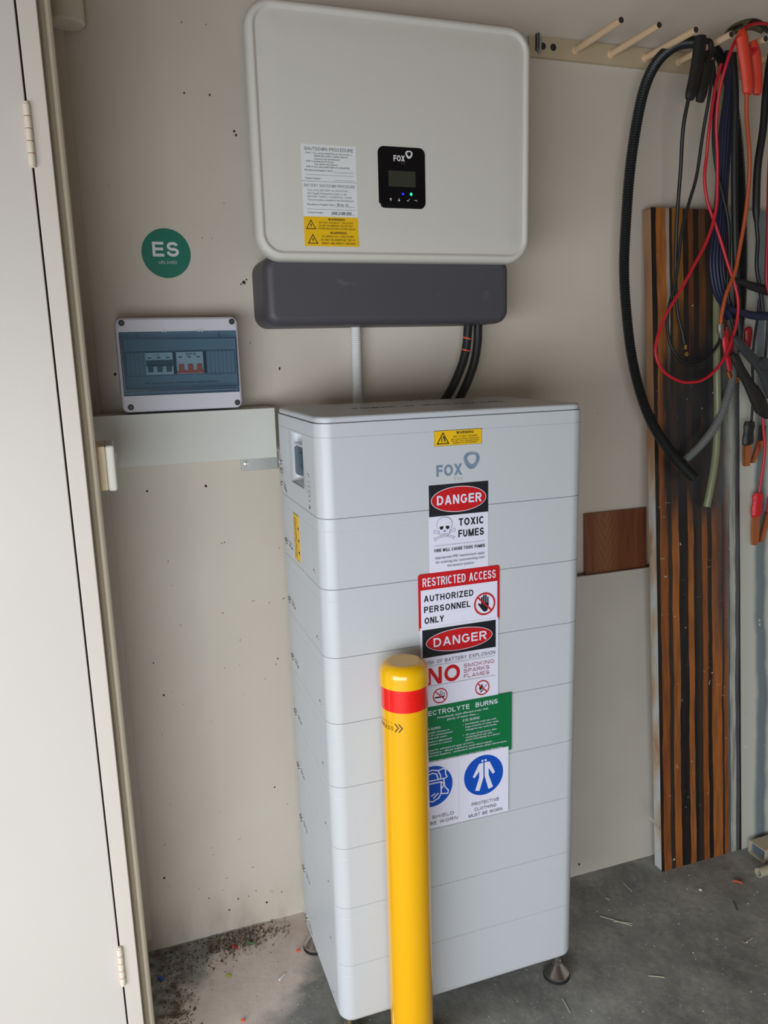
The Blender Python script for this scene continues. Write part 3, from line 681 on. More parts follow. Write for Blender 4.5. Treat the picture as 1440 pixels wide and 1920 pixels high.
# electrolyte burns
p = sign('', '', 0.1560, 0.6430, 0.4000, 0.7748, GRNS, 3)
p.text('ELECTROLYTE  BURNS', 0.1890, 0.3665, 0.7555, 0.7660, WHT, .02)
def lines(L, m=WHT):
    for s_, a, b, z, h in L: p.text(s_, a, b, z, z + h, m, 0.0)
lines([('Immediately wash affected areas with', .2280, .3440, .7462, .0046), ('plenty of water then.....', .2500, .3225, .7388, .0046),
       ('EYE BURNS', .2855, .3240, .7285, .0056), ('1.', .2855, .2875, .7205, .0036), ('Immediately wash eye with', .2910, .3625, .7205, .0040), ('large amounts of water using', .2910, .3677, .7140, .0040), ('emergency eye wash bottle.', .2910, .3643, .7075, .0040),
       ('2.', .2850, .2872, .6968, .0036), ('All cases of eye burns, after', .2910, .3643, .6968, .0040), ('rendering first aid, take', .2910, .3530, .6908, .0040), ('patient immediately to a doctor.', .2910, .3720, .6848, .0040),
       ('SKIN BURNS', .1960, .2345, .7240, .0056), ('If possible remove or', .1960, .2550, .7165, .0038), ('wash the contaminated', .1960, .2600, .7103, .0038), ('clothing with water.', .1960, .2490, .7040, .0038), ('If patient is distressed', .1960, .2585, .6965, .0038), ('send patient to a doctor.', .1960, .2605, .6903, .0038),
       ('Doctor must be advised of type of burn.', .1760, .3100, .6775, .0040), ('Lead/acid battery - dilute sulphuric acid electrolyte.', .1760, .3530, .6712, .0040), ('Nickel/Cadmium battery - potassium hydroxide alkali electrolyte.', .1760, .3880, .6650, .0040),
       ('CAUTION: Always wear protective clothing when dealing with electrolyte.', .1720, .3780, .6535, .0036)])
done(p, 'first_aid_sign', 'green electrolyte burns first aid notice with white writing')

# protective clothing
p = sign('', '', 0.1540, 0.5000, 0.3920, 0.6520, WHT, 4)
p.ellipse(0.3330, 0.5975, 0.0462, 0.0462, BLUS); p.ellipse(0.2140, 0.5965, 0.0462, 0.0462, BLUS)
def suit(P): return [(0.3330 + (x - 925) / 254 * .0462, 0.5975 - (y - 490) / 260 * .0462) for x, y in P]
p.poly(suit([(862, 333), (920, 324), (920, 519), (868, 686), (812, 672), (865, 510), (868, 430), (805, 505), (782, 486)]), WHT)
p.poly(suit([(935, 326), (1000, 326), (1070, 478), (1043, 500), (988, 408), (988, 500), (1044, 668), (985, 686), (935, 502)]), WHT)
p.poly(suit([(895, 288), (920, 285), (920, 310), (895, 313)]), WHT); p.poly(suit([(935, 285), (962, 288), (962, 313), (935, 310)]), WHT)
def fs(P): return [(0.2140 + a * .0462, 0.5965 + b * .0462) for a, b in P]
for L in ([(-.5, .45), (-.35, .72), (0, .82), (.28, .74), (.40, .50), (.42, .30)], [(-.6, .30), (.62, .30)], [(-.6, .16), (.45, .16)], [(.42, .16), (.42, -.40), (.30, -.62), (0, -.74), (-.3, -.66), (-.42, -.4), (-.42, .16)],
          [(.30, .74), (.50, .80), (.66, .74), (.64, .52), (.72, .36), (.62, .30)], [(.55, .28), (.60, -.10), (.78, -.34), (.74, -.48), (.42, -.42)], [(.46, .12), (.58, .06), (.46, -.16)], [(.10, -.36), (-.05, -.44)], [(.26, -.38), (.05, -.56)], [(-.3, .42), (-.2, .62), (0, .68), (.2, .60), (.28, .34)]):
    p.line(fs(L), 0.0026, WHT)
p.line([(.2735, .502), (.2735, .650)], .0002, LOGOL)
for s_, a, b, z in (('PROTECTIVE', .3035, .3680, .5312), ('CLOTHING', .3095, .3618, .5182), ('MUST BE WORN', .2958, .3760, .5055), ('FACE SHIELD', .1680, .2614, .5230), ('MUST BE WORN', .1610, .2700, .5095)):
    p.text(s_, a, b, z, z + .0070, INK, .0)
done(p, 'protective_clothing_sign', 'white notice with two blue discs, face shield and protective clothing')

# yellow sticker on the left side, text running down it
fr = lambda u, v, w_: (-w_ - .0001, .412 - v, 1.1585 - u)      # u runs down, v runs along y
p = Print(fr, 0.0); p.plate([(0, .182), (.1005, .182), (.1005, .230), (0, .230)], YELS)
p.line([(0.0004, .1824), (.1001, .1824), (.1001, .2296), (0.0004, .2296)], 0.0008, INK, True)
for k in range(3):
    u = 0.026 + k * 0.026; p.poly([(u - .002, .2285), (u + .006, .2285), (u + .002, .2165)], BLK)
for k, s_ in enumerate(('WARNING BATTERY SYSTEM', 'DO NOT DISCONNECT UNDER LOAD')): p.text(s_, 0.008, 0.094,   .190 + .011 * k, .196 + .011 * k, INK, 0)
done(p, 'side_warning_sticker', 'tall yellow warning sticker on the left side of the battery stack', 'sticker')

# ================================================================== inverter on the wall
IX0, IX1, IZ0, IZ1, IY = -0.0320, 0.6080, 1.6830, 2.1850, 0.300
inv = thing('solar_inverter', (0.288, YW, 1.87), 'large white wall mounted inverter with charcoal lower cover and small black display', 'inverter')
mb = MB(); mb.box(0.03, 0.545, 0.344, YW, 1.70, 2.15, INVG); mb.build('rear_housing', inv, bevel=0.01)
mb = MB()
face_loft(mb, IX0, IX1, IZ0, IZ1, 0.056, [(0.346, .006), (0.342, .002), (0.336, 0), (0.318, 0), (0.310, .0012), (0.3045, .004), (0.3012, .008), (0.300, .0125), (0.3008, .0160), (0.3042, .0185), (0.3048, .0215), (0.3040, .034), (0.3026, .052), (0.3020, .075)], INVW, 12)
mb.build('front_panel', inv, ang=60)
mb = MB(); face_loft(mb, -0.0150, 0.5740, 1.5490, 1.700, 0.030, [(YW, .0), (0.366, .0), (0.352, .0015), (0.343, .005), (0.337, .012), (0.335, .022)], INVG, 8); mb.build('lower_cover', inv, ang=50)
# display
DY = 0.3020
mb = MB(); face_loft(mb, 0.2385, 0.3450, 1.7960, 1.9190, 0.0125, [(DY, -.0012), (DY - .0004, -.0008), (DY - .0006, 0), (DY - .0016, 0), (DY - .0020, .0006)], BLKG, 8); disp = mb.build('display_panel', inv, ang=40)
p = Print(front(DY - .0020), 0.0001); p.rect(0.2600, 1.8390, 0.3225, 1.8710, LCD); p.build('lcd_screen', disp)
p = Print(front(DY - .0020), 0.0001); fox_logo(p, 0.2725, 0.2985, 1.8905, 1.9025, LWHT, LWHT); p.text('ESS', .2895, .2985, 1.8850, 1.8880, INK, 0)
p.build('display_logo', disp); p = Print(front(DY - .0020), 0.0001)
for k, (a, b) in enumerate(((.2640, 1.8115), (.2830, 1.8115), (.3045, 1.8115), (.3220, 1.8110))):
    if k == 0: p.poly([(a - .003, b + .001), (a + .003, b + .001), (a, b + .004)], LWHT); p.line([(a, b + .001), (a, b - .002)], .0011, LWHT)
    if k == 1: p.poly([(a - .003, b), (a + .003, b), (a, b - .003)], LWHT); p.line([(a, b), (a, b + .003)], .0011, LWHT)
    if k == 2: p.line([(a - .003, b + .000), (a - .001, b - .002), (a + .003, b + .003)], .0009, LWHT)
    if k == 3: p.line([(a - .003, b + .001), (a + .002, b + .001), (a + .003, b - .001)], .0009, LWHT)
p.build('button_symbols', disp)
for a, m in ((.2925, LEDB), (.3115, LEDG)):
    p = Print(front(DY - .0020), 0.0001); p.ellipse(a, 1.8245, .0021 if m is LEDB else .0027, .0026 if m is LEDB else .0032, m, 16); p.build('status_light', disp)
# labels stuck on the inverter
LY = 0.3024
def ilabel(x0, z0, x1, z1, m):
    p = Print(front(LY), 0.0); p.plate([(x0, z0), (x1, z0), (x1, z1), (x0, z1)], m); return p
LX0, LX1 = 0.0695, 0.1885
p = ilabel(LX0, 1.8425, LX1, 1.9150, LWHT)
p.line([(LX0 + .0003, 1.8428), (LX1 - .0003, 1.8428)], .0006, INK)
p.text('SHUTDOWN PROCEDURE', .0770, .1825, 1.9030, 1.9095, BLK, .0)
for s_, a, b, z in (('STEP 1: Turn off the INVERTER AC ISOLATOR or', .0785, .1800, 1.8962), ('INVERTER SUPPLY MAIN SWITCH', .0970, .1700, 1.8908), ('located in the Switchboard', .0970, .1520, 1.8854), ('STEP 2: Isolate the PV Array', .0790, .1385, 1.8802), ('Turn off the DC isolators', .0970, .1475, 1.8750), ('STEP 3: Turn off the BATTERY DC ISOLATOR', .0790, .1735, 1.8694), ('Manufacturer/Supplier Name', .0755, .1360, 1.8628), ('Contact Number:', .0755, .1095, 1.8468)):
    p.text(s_, a, b, z, z + .0031, BLK, .005)
for a, b, z in ((.1385, .1820, 1.8615), (.0765, .1830, 1.8552), (.1405, .1820, 1.8458)): p.line([(a, z), (b, z)], .0004, BLK)
done(p, 'shutdown_label', 'white shutdown procedure label, topmost of the strip on the inverter', 'label')
p = ilabel(LX0, 1.7728, LX1, 1.8424, LWHT)
p.text('BATTERY SHUTDOWN PROCEDURE', .0735, .1845, 1.8318, 1.8372, BLK, .0)
for s_, a, b, z in (('Turn off the BATTERY AC ISOLATORS', .0800, .1680, 1.8235), ('(AC Supply & Essential Loads) or the', .0800, .1650, 1.8172), ('BATTERY SUPPLY & ESSENTIAL LOADS', .0800, .1765, 1.8106), ('Circuit breakers located in the Switchboard', .0800, .1795, 1.8044), ('Manufacturer/Supplier Name', .0780, .1385, 1.7952), ('Contact Number:', .0780, .1120, 1.7792)):
    p.text(s_, a, b, z, z + .0035, INK, .0)
for a, b, z in ((.1400, .1810, 1.7935), (.0780, .1820, 1.7872), (.1290, .1820, 1.7772)): p.line([(a, z), (b, z)], .0004, BLK)
p.text('Eric C.', .1430, .1700, 1.7950, 1.8000, BLK, .01, .15); p.text('048 2188 000', .1300, .1740, 1.7780, 1.7830, BLK, .03, .15)
done(p, 'battery_shutdown_label', 'white battery shutdown label with handwriting, between the other inverter labels', 'label')
p = ilabel(LX0, 1.7130, LX1, 1.7727, YELS)
warn_tri(p, .0845, 1.7560, .0100, BLK); warn_tri(p, .0875, 1.7268, .0100, BLK)
for s_, a, b, z, h, bo in (('WARNING', .1220, .1590, 1.7652, .0046, .03), ('BATTERY SYSTEM D.C. ISOLATORS', .1020, .1770, 1.7590, .0034, 0), ('DO NOT DE-ENERGISE THE BATTERY', .1020, .1770, 1.7530, .0034, 0), ('SYSTEM AND BATTERY SYSTEM CABLING', .0990, .1820, 1.7470, .0034, 0),
                          ('WARNING', .1255, .1620, 1.7380, .0046, .03), ('PV ARRAY D.C. ISOLATORS', .1070, .1780, 1.7310, .0040, 0), ('DO NOT DE-ENERGISE THE PV', .1050, .1810, 1.7240, .0040, 0), ('ARRAY AND ARRAY CABLINGS', .1060, .1810, 1.7170, .0040, 0)):
    p.text(s_, a, b, z, z + h, BLK, bo)
done(p, 'inverter_warning_label', 'yellow warning label with two black triangles, lowest on the inverter front', 'label')

# ------------------------------------------------------------------ cables between inverter and stack
mb = MB(); sweep(mb, [(0.2225, 0.452, 1.56), (0.2220, 0.452, 1.45), (0.2205, 0.450, 1.372), (0.2200, .448, 1.20)], 0.0108, CONW, 16, rib=0.0016, pitch=0.0045)
tag(mb.build('corrugated_conduit', ang=60), 'white corrugated conduit running down from the underside of the inverter', 'conduit')
def cab(P, label, strips=()):
    mb = MB(); sweep(mb, P, 0.0108, CABLE, 16); o = mb.build('battery_cable')
    tag(o, label, 'cable', 'two black cables from inverter to battery')
    return o
ya = 0.42
A = [at(879, 600, ya), at(877, 620, ya), at(875, 645, ya), at(869, 675, ya), at(858, 705, ya), at(845, 732, ya), at(832, 752, ya), at(815, 775, ya)]
Bc = [at(897, 600, ya), at(896, 620, ya), at(895, 645, ya), at(889, 680, ya), at(877, 715, ya), at(862, 747, ya), at(850, 772, ya)]
ca = cab(A, 'black cable with orange print, left of the two under the inverter')
cab(Bc, 'plain black cable, right of the two under the inverter')
S = smoothpath(A, 0.002)
for v0 in (633, 656):
    q = min(range(len(S)), key=lambda i: abs((at(873, v0, ya) - S[i]).z)); m_ = MB()
    m_.box(-.0095, .0095, -.0006, .0006, -.0016, .0016, ORGT)
    o = m_.build('print_stripe'); 
    R = []
    mm = MB()
    for i in range(q, q + 2):
        pass
    ctr = S[q]; V = []; F = []
    for j in range(13):
        a = math.pi * (-0.05 + 1.1 * j / 12); x_ = -math.cos(a) * .0112; y_ = -math.sin(a) * .0112; zz = ctr.z + .004 - .0095 * j / 12
        V += [(ctr.x + x_, ctr.y + y_, zz), (ctr.x + x_, ctr.y + y_, zz - .0034)]
    for j in range(12): F.append((2 * j, 2 * j + 1, 2 * j + 3, 2 * j + 2))
    bpy.data.objects.remove(o); mm.add(V, F, ORGT).build('print_stripe', ca, fix=False)

# ================================================================== left side fittings
# ES disc
p = Print(front(YW), 0.0); p.plate([(-0.2020 + .0525 * math.cos(2 * math.pi * i / 64), 1.7155 + .0525 * math.sin(2 * math.pi * i / 64)) for i in range(64)], ESG, .0008)
p.text('ES', -0.2310, -0.1745, 1.7085, 1.7395, LWHT, .03); p.caps('UN:3480', -0.2195, -0.1810, 1.6930, 1.6995, LWHT, .10)
done(p, 'energy_storage_sign', 'round green ES sign on the cream wall above the breaker box')

# breaker enclosure
BX0, BX1, BZ0, BZ1, BY = -0.3260, -0.0710, 1.3770, 1.5735, 0.370
box = thing('breaker_box', (-0.2, YW, 1.377), 'light grey breaker box with smoked window sitting on the cable duct', 'breaker box')
mb = MB(); face_loft(mb, BX0 + .002, BX1 - .002, BZ0 + .002, BZ1 - .002, .012, [(YW, 0), (0.405, 0), (0.404, 0.002)], BOXW, 6); mb.build('base', box, ang=40)
WX0, WX1, WZ0, WZ1 = -0.3195, -0.0765, 1.4120, 1.5440
mb = MB()   # lid: outer shell with a rectangular opening
oc = rrect((BX0 + BX1) / 2, (BZ0 + BZ1) / 2, BX1 - BX0, BZ1 - BZ0, .014, 6); n = len(oc)
def innr(P):
    out = []
    for x_, z_ in P:
        cx_, cz_ = (WX0 + WX1) / 2, (WZ0 + WZ1) / 2
        out.append((WX0 if x_ < cx_ else WX1, WZ0 if z_ < cz_ else WZ1))
    return out
ins = lambda P, t: [(x_ + (t if x_ < (BX0 + BX1) / 2 else -t), z_ + (t if z_ < (BZ0 + BZ1) / 2 else -t)) for x_, z_ in P]
ic = innr(oc)
mb.loft([[(a, 0.404, b) for a, b in oc], [(a, 0.378, b) for a, b in oc], [(a, 0.3725, b) for a, b in ins(oc, .0015)], [(a, BY, b) for a, b in ins(oc, .005)], [(a, BY, b) for a, b in ic], [(a, 0.392, b) for a, b in ic]], BOXW, False, False)
lid = mb.build('lid', box, ang=30)
for a, b in ((-.3120, 1.5625), (-.0845, 1.5625), (-.3080, 1.3885), (-.0830, 1.3885)):
    s_ = MB(); lathe(s_, (a, BY, b), [(.0062, .0005), (.0062, -.001), (.0045, -.0016), (.0040, -.0004), (.001, -.0003)], CLGY, 20, 'y'); s_.build('lid_screw', lid)
mb = MB(); mb.box(WX0, WX1, 0.3915, 0.3930, WZ0, WZ1, BOXIN); mb.box(-.3180, -.0780, .386, .392, 1.408, 1.4190, BOXW); mb.build('inner_plate', box)
# window: raised smoked cover with a frame line
mb = MB(); R = []
for y_, i_ in ((BY + .004, 0), (BY - .001, 0), (BY - .0025, .0015)): R.append([(a, y_, b) for a, b in rrect((WX0 + WX1) / 2, (WZ0 + WZ1) / 2, WX1 - WX0 - 2 * i_, WZ1 - WZ0 - 2 * i_, .002, 3)])
mb.loft(R, SMOKE, False, True); win = mb.build('smoked_window', box, ang=40)
SMK = mat('window_frame_dark', rgb(38, 60, 84), 0.25)
p = Print(front(BY - .0027), 0.0); 
p.line([(-.3165, 1.4230), (-.0785, 1.4260), (-.0785, 1.5285), (-.3165, 1.5300)], .0022, SMK, True)
p.line([(-.3060, 1.4150), (-.0880, 1.4160), (-.0880, 1.4215), (-.3060, 1.4200)], .0012, SMK, True)
for a in (-.286, -.114): p.line([(a, 1.5305), (a, 1.5395)], .0022, SMK)
p.build('window_frame', win)
for a in (-.236, -.130):
    R = MB(); sweep(mb, [(a - .018, BY - .002, 1.4240), (a - .016, BY - .006, 1.4290), (a, BY - .007, 1.4300), (a + .016, BY - .006, 1.4290), (a + .018, BY - .002, 1.4240)], .0012, SMOKE, 8); R.build('window_catch', win)
for a in (-.232, -.226, -.157, -.151): MB().box(a, a + .003, BY - .0035, BY, 1.5425, 1.5465, BOXW).build('window_clip', win)
# breakers behind the window
for bx, mm, lab in ((-.2700, BRKG, 'grey'), (-.2060, BRKO, 'orange')):
    b_ = MB(); b_.box(bx, bx + .0570, 0.380, 0.3925, 1.4545, 1.5010, BRKW)
    bo = b_.build('circuit_breaker', box, bevel=.0008); bo['label'] = 'breaker with ' + lab + ' toggles'
    b_ = MB()
    if mm is BRKO: b_.box(bx + .001, bx + .0560, .3770, .381, 1.4555, 1.4620, mm)
    else: b_.box(bx + .001, bx + .0560, .3785, .381, 1.4715, 1.4850, mm)
    for k in range(3): b_.box(bx + .0040 + .0190 * k, bx + .0140 + .0190 * k, .3740, .381, 1.4600, 1.4745, mm)
    b_.build('toggle', bo, bevel=.0006)
    p = Print(front(.3799), 0.0)
    for k in range(3): p.line([(bx + .006 + .019 * k, 1.4900), (bx + .011 + .019 * k, 1.4900)], .0022, BLK)
    p.text('1,2' if mm is BRKG else 'EPS', bx + .0215, bx + (.0285 if mm is BRKG else .0420), 1.4935, 1.4985, BLK, .02); p.build('breaker_printing', bo)
mb = MB()
for x0, n_ in ((-.3085, 5), (-.1410, 7)):
    mb = MB(); mb.box(x0, x0 + .0088 * n_ - .001, .390, .3925, 1.4560, 1.5010, BOXIN)
    for k in range(n_): mb.box(x0 + .0088 * k, x0 + .0078 + .0088 * k, .388, .3905, 1.4560, 1.5010, BOXIN)
    mb.build('blanking_strip', box)
for a in (-.2125, -.1485): MB().box(a, a + .0062, .3885, .3915, 1.4545, 1.5010, BLK).build('breaker_gap', box)
p = Print(front(.3914), 0.0); p.line([(-.3105, 1.4525), (-.0790, 1.4525), (-.0790, 1.5035), (-.3105, 1.5035)], .0010, SMK, True)
for x0, n_ in ((-.3085, 6), (-.1410, 8)):
    for k in range(n_): p.line([(x0 - .0005 + .0088 * k, 1.4545), (x0 - .0005 + .0088 * k, 1.5020)], .0012, SMK)
p.text('AC input isolation', -.2740, -.2120, 1.4345, 1.4390, BLK, .02); p.line([(-.2070, 1.4310), (-.2070, 1.4410)], .0008, BLK); p.text('Alternative supply isolation', -.2040, -.1180, 1.4345, 1.4390, BLK, .02)
p.build('handwriting', box)

# cable duct under it
mb = MB(); mb.box(-0.3895, 0.0015, 0.379, YW - .0005, 1.2600, 1.3725, DUCT); du = mb.build('duct_body', None, bevel=0.0012)
dt = thing('cable_duct', (-0.19, YW, 1.26), 'wide light grey metal cable duct running behind the battery stack', 'cable duct')
du.parent = dt; du.matrix_parent_inverse = Matrix.Translation(-dt.location)
mb = MB(); mb.box(-0.0680, 0.0200, 0.466, YW - .0004, 1.2215, 1.2600, GALV); br_ = mb.build('fixing_bracket', dt, bevel=.001)
s_ = MB(); lathe(s_, (-0.0565, 0.466, 1.2385), [(.0070, 0), (.0070, -.002), (.0045, -.0022), (.0045, -.0050), (.002, -.0055)], STEEL, 20, 'y'); s_.build('bolt', br_, ang=30)

# light switch on the side wall
sw = thing('light_switch', (-0.39, 0.14, 1.256), 'cream light switch on a mounting block beside the cable duct', 'light switch')
mb = MB(); mb.box(-0.3895, -0.3660, 0.100, 0.215, 1.2560, 1.3360, SWB); mb.build('mounting_block', sw, bevel=.0015)
mb = MB(); mb.box(-0.3658, -0.3500, 0.097, 0.218, 1.2540, 1.3375, SWW); mb.build('switch_plate', sw, bevel=.005, seg=4)
mb = MB(); mb.box(-0.3505, -0.3470, 0.118, 0.132, 1.3060, 1.3220, SWW); mb.build('rocker', sw, bevel=.001)

# plastic pipe end high in the corner
pc = at(124, 30, 0.425)
mb = MB(); lathe(mb, (pc.x, 0.428, 0), [(0.004, 2.1385), (0.020, 2.1380), (0.030, 2.1395), (0.0345, 2.1440), (0.0350, ZC - .001)], PIPE, 40)
tag(mb.build('drain_pipe', ang=30), 'short cream plastic pipe end high in the left corner', 'pipe')

# ================================================================== bollard
bx, by = 0.1325, -0.0705
bo = thing('bollard', (bx, by, 0), 'yellow safety bollard with red reflective band in front of the battery stack', 'bollard')
mb = MB(); lathe(mb, (bx, by, 0), [(0.0445, 0.011), (0.0445, 0.8750)], YEL, 64); mb.build('post', bo, ang=50)
mb = MB(); lathe(mb, (bx, by, 0), [(0.0448, 0.826), (0.0453, 0.8262), (0.0453, 0.8712), (0.0448, .8714)], RBAND, 64); mb.build('reflective_band', bo, ang=50)
prof = [(0.0455, 0.8705), (0.0475, 0.8712), (0.0475, 0.8900)]
for k in range(1, 9): a = math.pi / 2 * k / 8; prof.append((0.0475 - .0180 * (1 - math.cos(a)), 0.8900 + .0240 * math.sin(a)))
prof += [(0.0285, 0.9142), (0.0275, 0.9136), (0.002, 0.9138)]
mb = MB(); lathe(mb, (bx, by, 0), prof, YELC, 64); mb.build('cap', bo, ang=50)
mb = MB(); plan_loft(mb, bx - .100, bx + .100, by - .100, by + .100, 0.0999, [(0, 0), (.008, 0), (.010, .002)], YELC, 16); fl = mb.build('base_flange', bo, ang=40)
for k in range(4):
    a = math.pi / 4 + k * math.pi / 2; s_ = MB(); lathe(s_, (bx + .075 * math.cos(a), by + .075 * math.sin(a), .010), [(.010, 0), (.010, .006), (.006, .007)], STEEL, 6); s_.build('anchor_bolt', fl, ang=20)
th0 = math.atan2(CAM.y - by, CAM.x - bx)
def cyl(u, v, w_):
    a = th0 + u / 0.0445; return (bx + (0.0447 + w_) * math.cos(a), by + (0.0447 + w_) * math.sin(a), v)
p = Print(cyl, 0.0001)
p.text('XPRESS', -.0720, -.0235, 0.7895, 0.7975, MARK, .03, .1); p.text('S A F E T Y', -.0600, -.0250, 0.8010, 0.8060, MARK, -.01)
for q in (-.0190, -.0115): p.line([(q, .8035), (q + .0060, .7960), (q, .7885)], .0024, MARK)
p.build('maker_marking', bo)

# ================================================================== peg rail and what hangs from it
PX = [0.8200 + 0.1035 * k for k in range(8)]
ra = thing('peg_rail', (1.1, YW, 2.19), 'cream metal rail with a row of hollow pegs high on the wall', 'peg rail')
mb = MB(); mb.box(0.690, 1.72, 0.462, 0.4645, 2.1870, 2.2330, RAIL); mb.box(0.690, 1.72, 0.4645, YW - .0005, 2.1870, 2.1895, RAIL); mb.box(0.690, 1.72, 0.4645, YW - .0005, 2.2305, 2.2330, RAIL); mb.build('rail_channel', ra)
for a in (0.728, 0.757):
    s_ = MB(); lathe(s_, (a, 0.462, 2.2115), [(.0082, .0002), (.0082, -.0004), (.001, -.0005)], DARK, 24, 'y'); s_.build('rail_hole', ra)
s_ = MB(); s_.box(0.7120, 0.7190, 0.452, 0.462, 2.192, 2.228, GALV); s_.box(0.7060, 0.7120, 0.449, 0.462, 2.198, 2.236, CLGY); s_.build('rail_clip', ra, bevel=.001)
for k, x in enumerate(PX):
    s_ = MB(); y0, y1 = 0.462, 0.276
    for rr, yy in ():
        pass
    lathe(s_, (x, 0, 2.2105), [(.0105, y0), (.0105, y0 - .003), (.0082, y0 - .004), (.0082, y1 + .0006), (.0078, y1), (.0066, y1)], PEG, 24, 'y'); pg = s_.build('peg', ra, ang=40)
    s_ = MB(); lathe(s_, (x, 0, 2.2105), [(.0068, y1 + .004), (.0068, y1 - .0002), (.001, y1 - .0002)], DARK, 20, 'y'); s_.build('peg_hole', pg)  # dark cap, its colour stands in for the shade inside the hollow peg

def px(L, y=None): return [at(a[0], a[1], a[2] if len(a) > 2 else y) for a in L]
def strand(name, L, r, m, label, cat, y=None, group=None, **kw):
    mb = MB(); sweep(mb, px(L, y), r, m, kw.pop('seg', 12), **kw); return tag(mb.build(name, ang=60), label, cat, group)
# black corrugated hose, over the pegs and down both sides
strand('corrugated_hose', [(1301, 896, .325), (1262, 853, .335), (1225, 798, .345), (1201, 738, .355), (1184, 665, .365), (1174, 580, .372), (1170, 500, .376), (1174, 410, .38), (1181, 320, .382), (1193, 235, .384), (1207, 170, .386), (1226, 125, .386), (1252, 95, .386), (1285, 80, .386), (1325, 84, .386), (1352, 110, .386), (1372, 180, .386), (1386, 300, .384), (1391, 430, .38), (1391, 540, .37), (1386, 610, .365), (1376, 665, .36)], 0.0112, CONB,
       'thick black corrugated hose looped over the pegs with its cut end hanging', 'hose', rib=0.0028, pitch=0.0062, seg=16)
strand('corrugated_hose', [(1378, 640, .350), (1374, 700, .345), (1362, 750, .340), (1343, 795, .335), (1316, 832, .335), (1284, 863, .345)], 0.0095, CONG,
       'grey corrugated hose end curving in front of the striped board', 'hose', rib=0.0020, pitch=0.0054, seg=16)
strand('clear_hose', [(1352, 120, .412), (1350, 250, .410), (1347, 400, .398), (1344, 540, .372), (1344, 680, .355), (1345, 770, .348), (1342, 850, .340), (1333, 910, .336), (1325, 950, .336)], 0.0100, HOSE,
       'translucent greenish plastic hose hanging straight down the striped board', 'hose', seg=16)

# jumper leads: black clamp and its two leads
def bar(mb, L, m, flat=1.0, y=None, ratio=None, step=.006):
    """L: (u, v, halfwidth px) on plane y"""
    P = [at(a, b, y) for a, b, c_ in L]; k = (P[0] - CAM).length / FPX; rd = []
    tot = [0]
    for a, b in zip(P, P[1:]): tot.append(tot[-1] + (b - a).length)
    for t_, l_ in zip(tot, L): rd.append((t_ / tot[-1], l_[2] * k))
    sweep(mb, P, .01, m, 12, radii=rd, flat=flat, step=step)
cl = thing('jumper_clamp', at(1310, 130, .30), 'black handled jumper lead clamp gripping a peg, its handles pointing down', 'clamp')
mb = MB(); bar(mb, [(1313, 66, 5), (1313, 72, 10), (1311, 95, 10.5), (1307, 120, 10), (1301, 150, 9.5), (1295, 176, 9), (1293, 186, 7)], CLBK, .7, .300); mb.build('handle', cl)
mb = MB(); bar(mb, [(1322, 96, 6), (1324, 115, 9.5), (1320, 150, 9.5), (1315, 175, 9.5), (1312, 190, 7)], CLBK, .7, .312); mb.build('handle', cl)
mb = MB(); bar(mb, [(1315, 80, 4), (1331, 78, 4), (1333, 100, 5), (1322, 118, 5)], CLBK, .9, .306); mb.build('jaw', cl)
strand('jumper_lead', [(1292, 180, .30), (1281, 240, .31), (1276, 320, .33), (1270, 400, .345), (1267, 470, .355), (1267, 540, .358), (1271, 590, .358), (1279, 622, .355), (1283, 645, .352)], .0046, CABLE, 'black jumper lead ending in a brass ring terminal', 'cable')
te = MB(); tp = at(1285, 650, .350); te.box(tp.x - .0030, tp.x + .0030, tp.y - .002, tp.y + .002, tp.z - .007, tp.z + .004, BRASS)
c_ = at(1287, 664, .350); te.loft([[(c_.x + r_ * math.cos(a * math.pi / 8), c_.y + yy, c_.z + r_ * math.sin(a * math.pi / 8)) for a in range(16)] for r_, yy in ((.0055, .001), (.0055, -.001), (.0026, -.001), (.0026, .001), (.0055, .001))], BRASS, False, False)
tag(te.build('ring_terminal'), 'small brass ring terminal at the end of a black lead', 'terminal')
strand('jumper_lead', [(1338, 120, .315), (1330, 180, .32), (1318, 250, .335), (1306, 330, .345), (1292, 380, .350), (1279, 430, .350), (1272, 490, .350), (1264, 540, .350), (1254, 575, .350), (1251, 610, .350), (1257, 645, .345), (1272, 672, .340), (1295, 684, .335), (1318, 678, .335), (1336, 660, .335), (1349, 640, .335), (1352, 625, .335)], .0042, CABLE, 'black jumper lead looping low in front of the striped board', 'cable')
strand('red_lead', [(1500, 90, .36), (1482, 62, .34), (1462, 48, .31), (1444, 46, .30), (1420, 44, .29), (1398, 52, .285), (1378, 78, .28), (1362, 120, .285), (1349, 170, .30), (1343, 230, .315), (1345, 290, .325), (1345, 340, .330), (1342, 395, .332), (1326, 450, .332), (1300, 500, .332), (1274, 548, .332), (1248, 592, .330), (1231, 640, .326), (1231, 672, .322), (1246, 698, .318), (1272, 714, .316), (1296, 717, .316), (1320, 711, .316), (1345, 690, .316), (1366, 655, .316), (1380, 610, .318), (1384, 570, .320), (1378, 535, .323), (1366, 500, .328), (1354, 460, .335), (1341, 420, .340), (1327, 380, .342), (1321, 335, .342), (1325, 290, .340), (1330, 240, .33), (1340, 170, .325), (1352, 120, .32)], .0041, REDC, 'long red lead hanging in a wide loop in front of the striped board', 'cable')
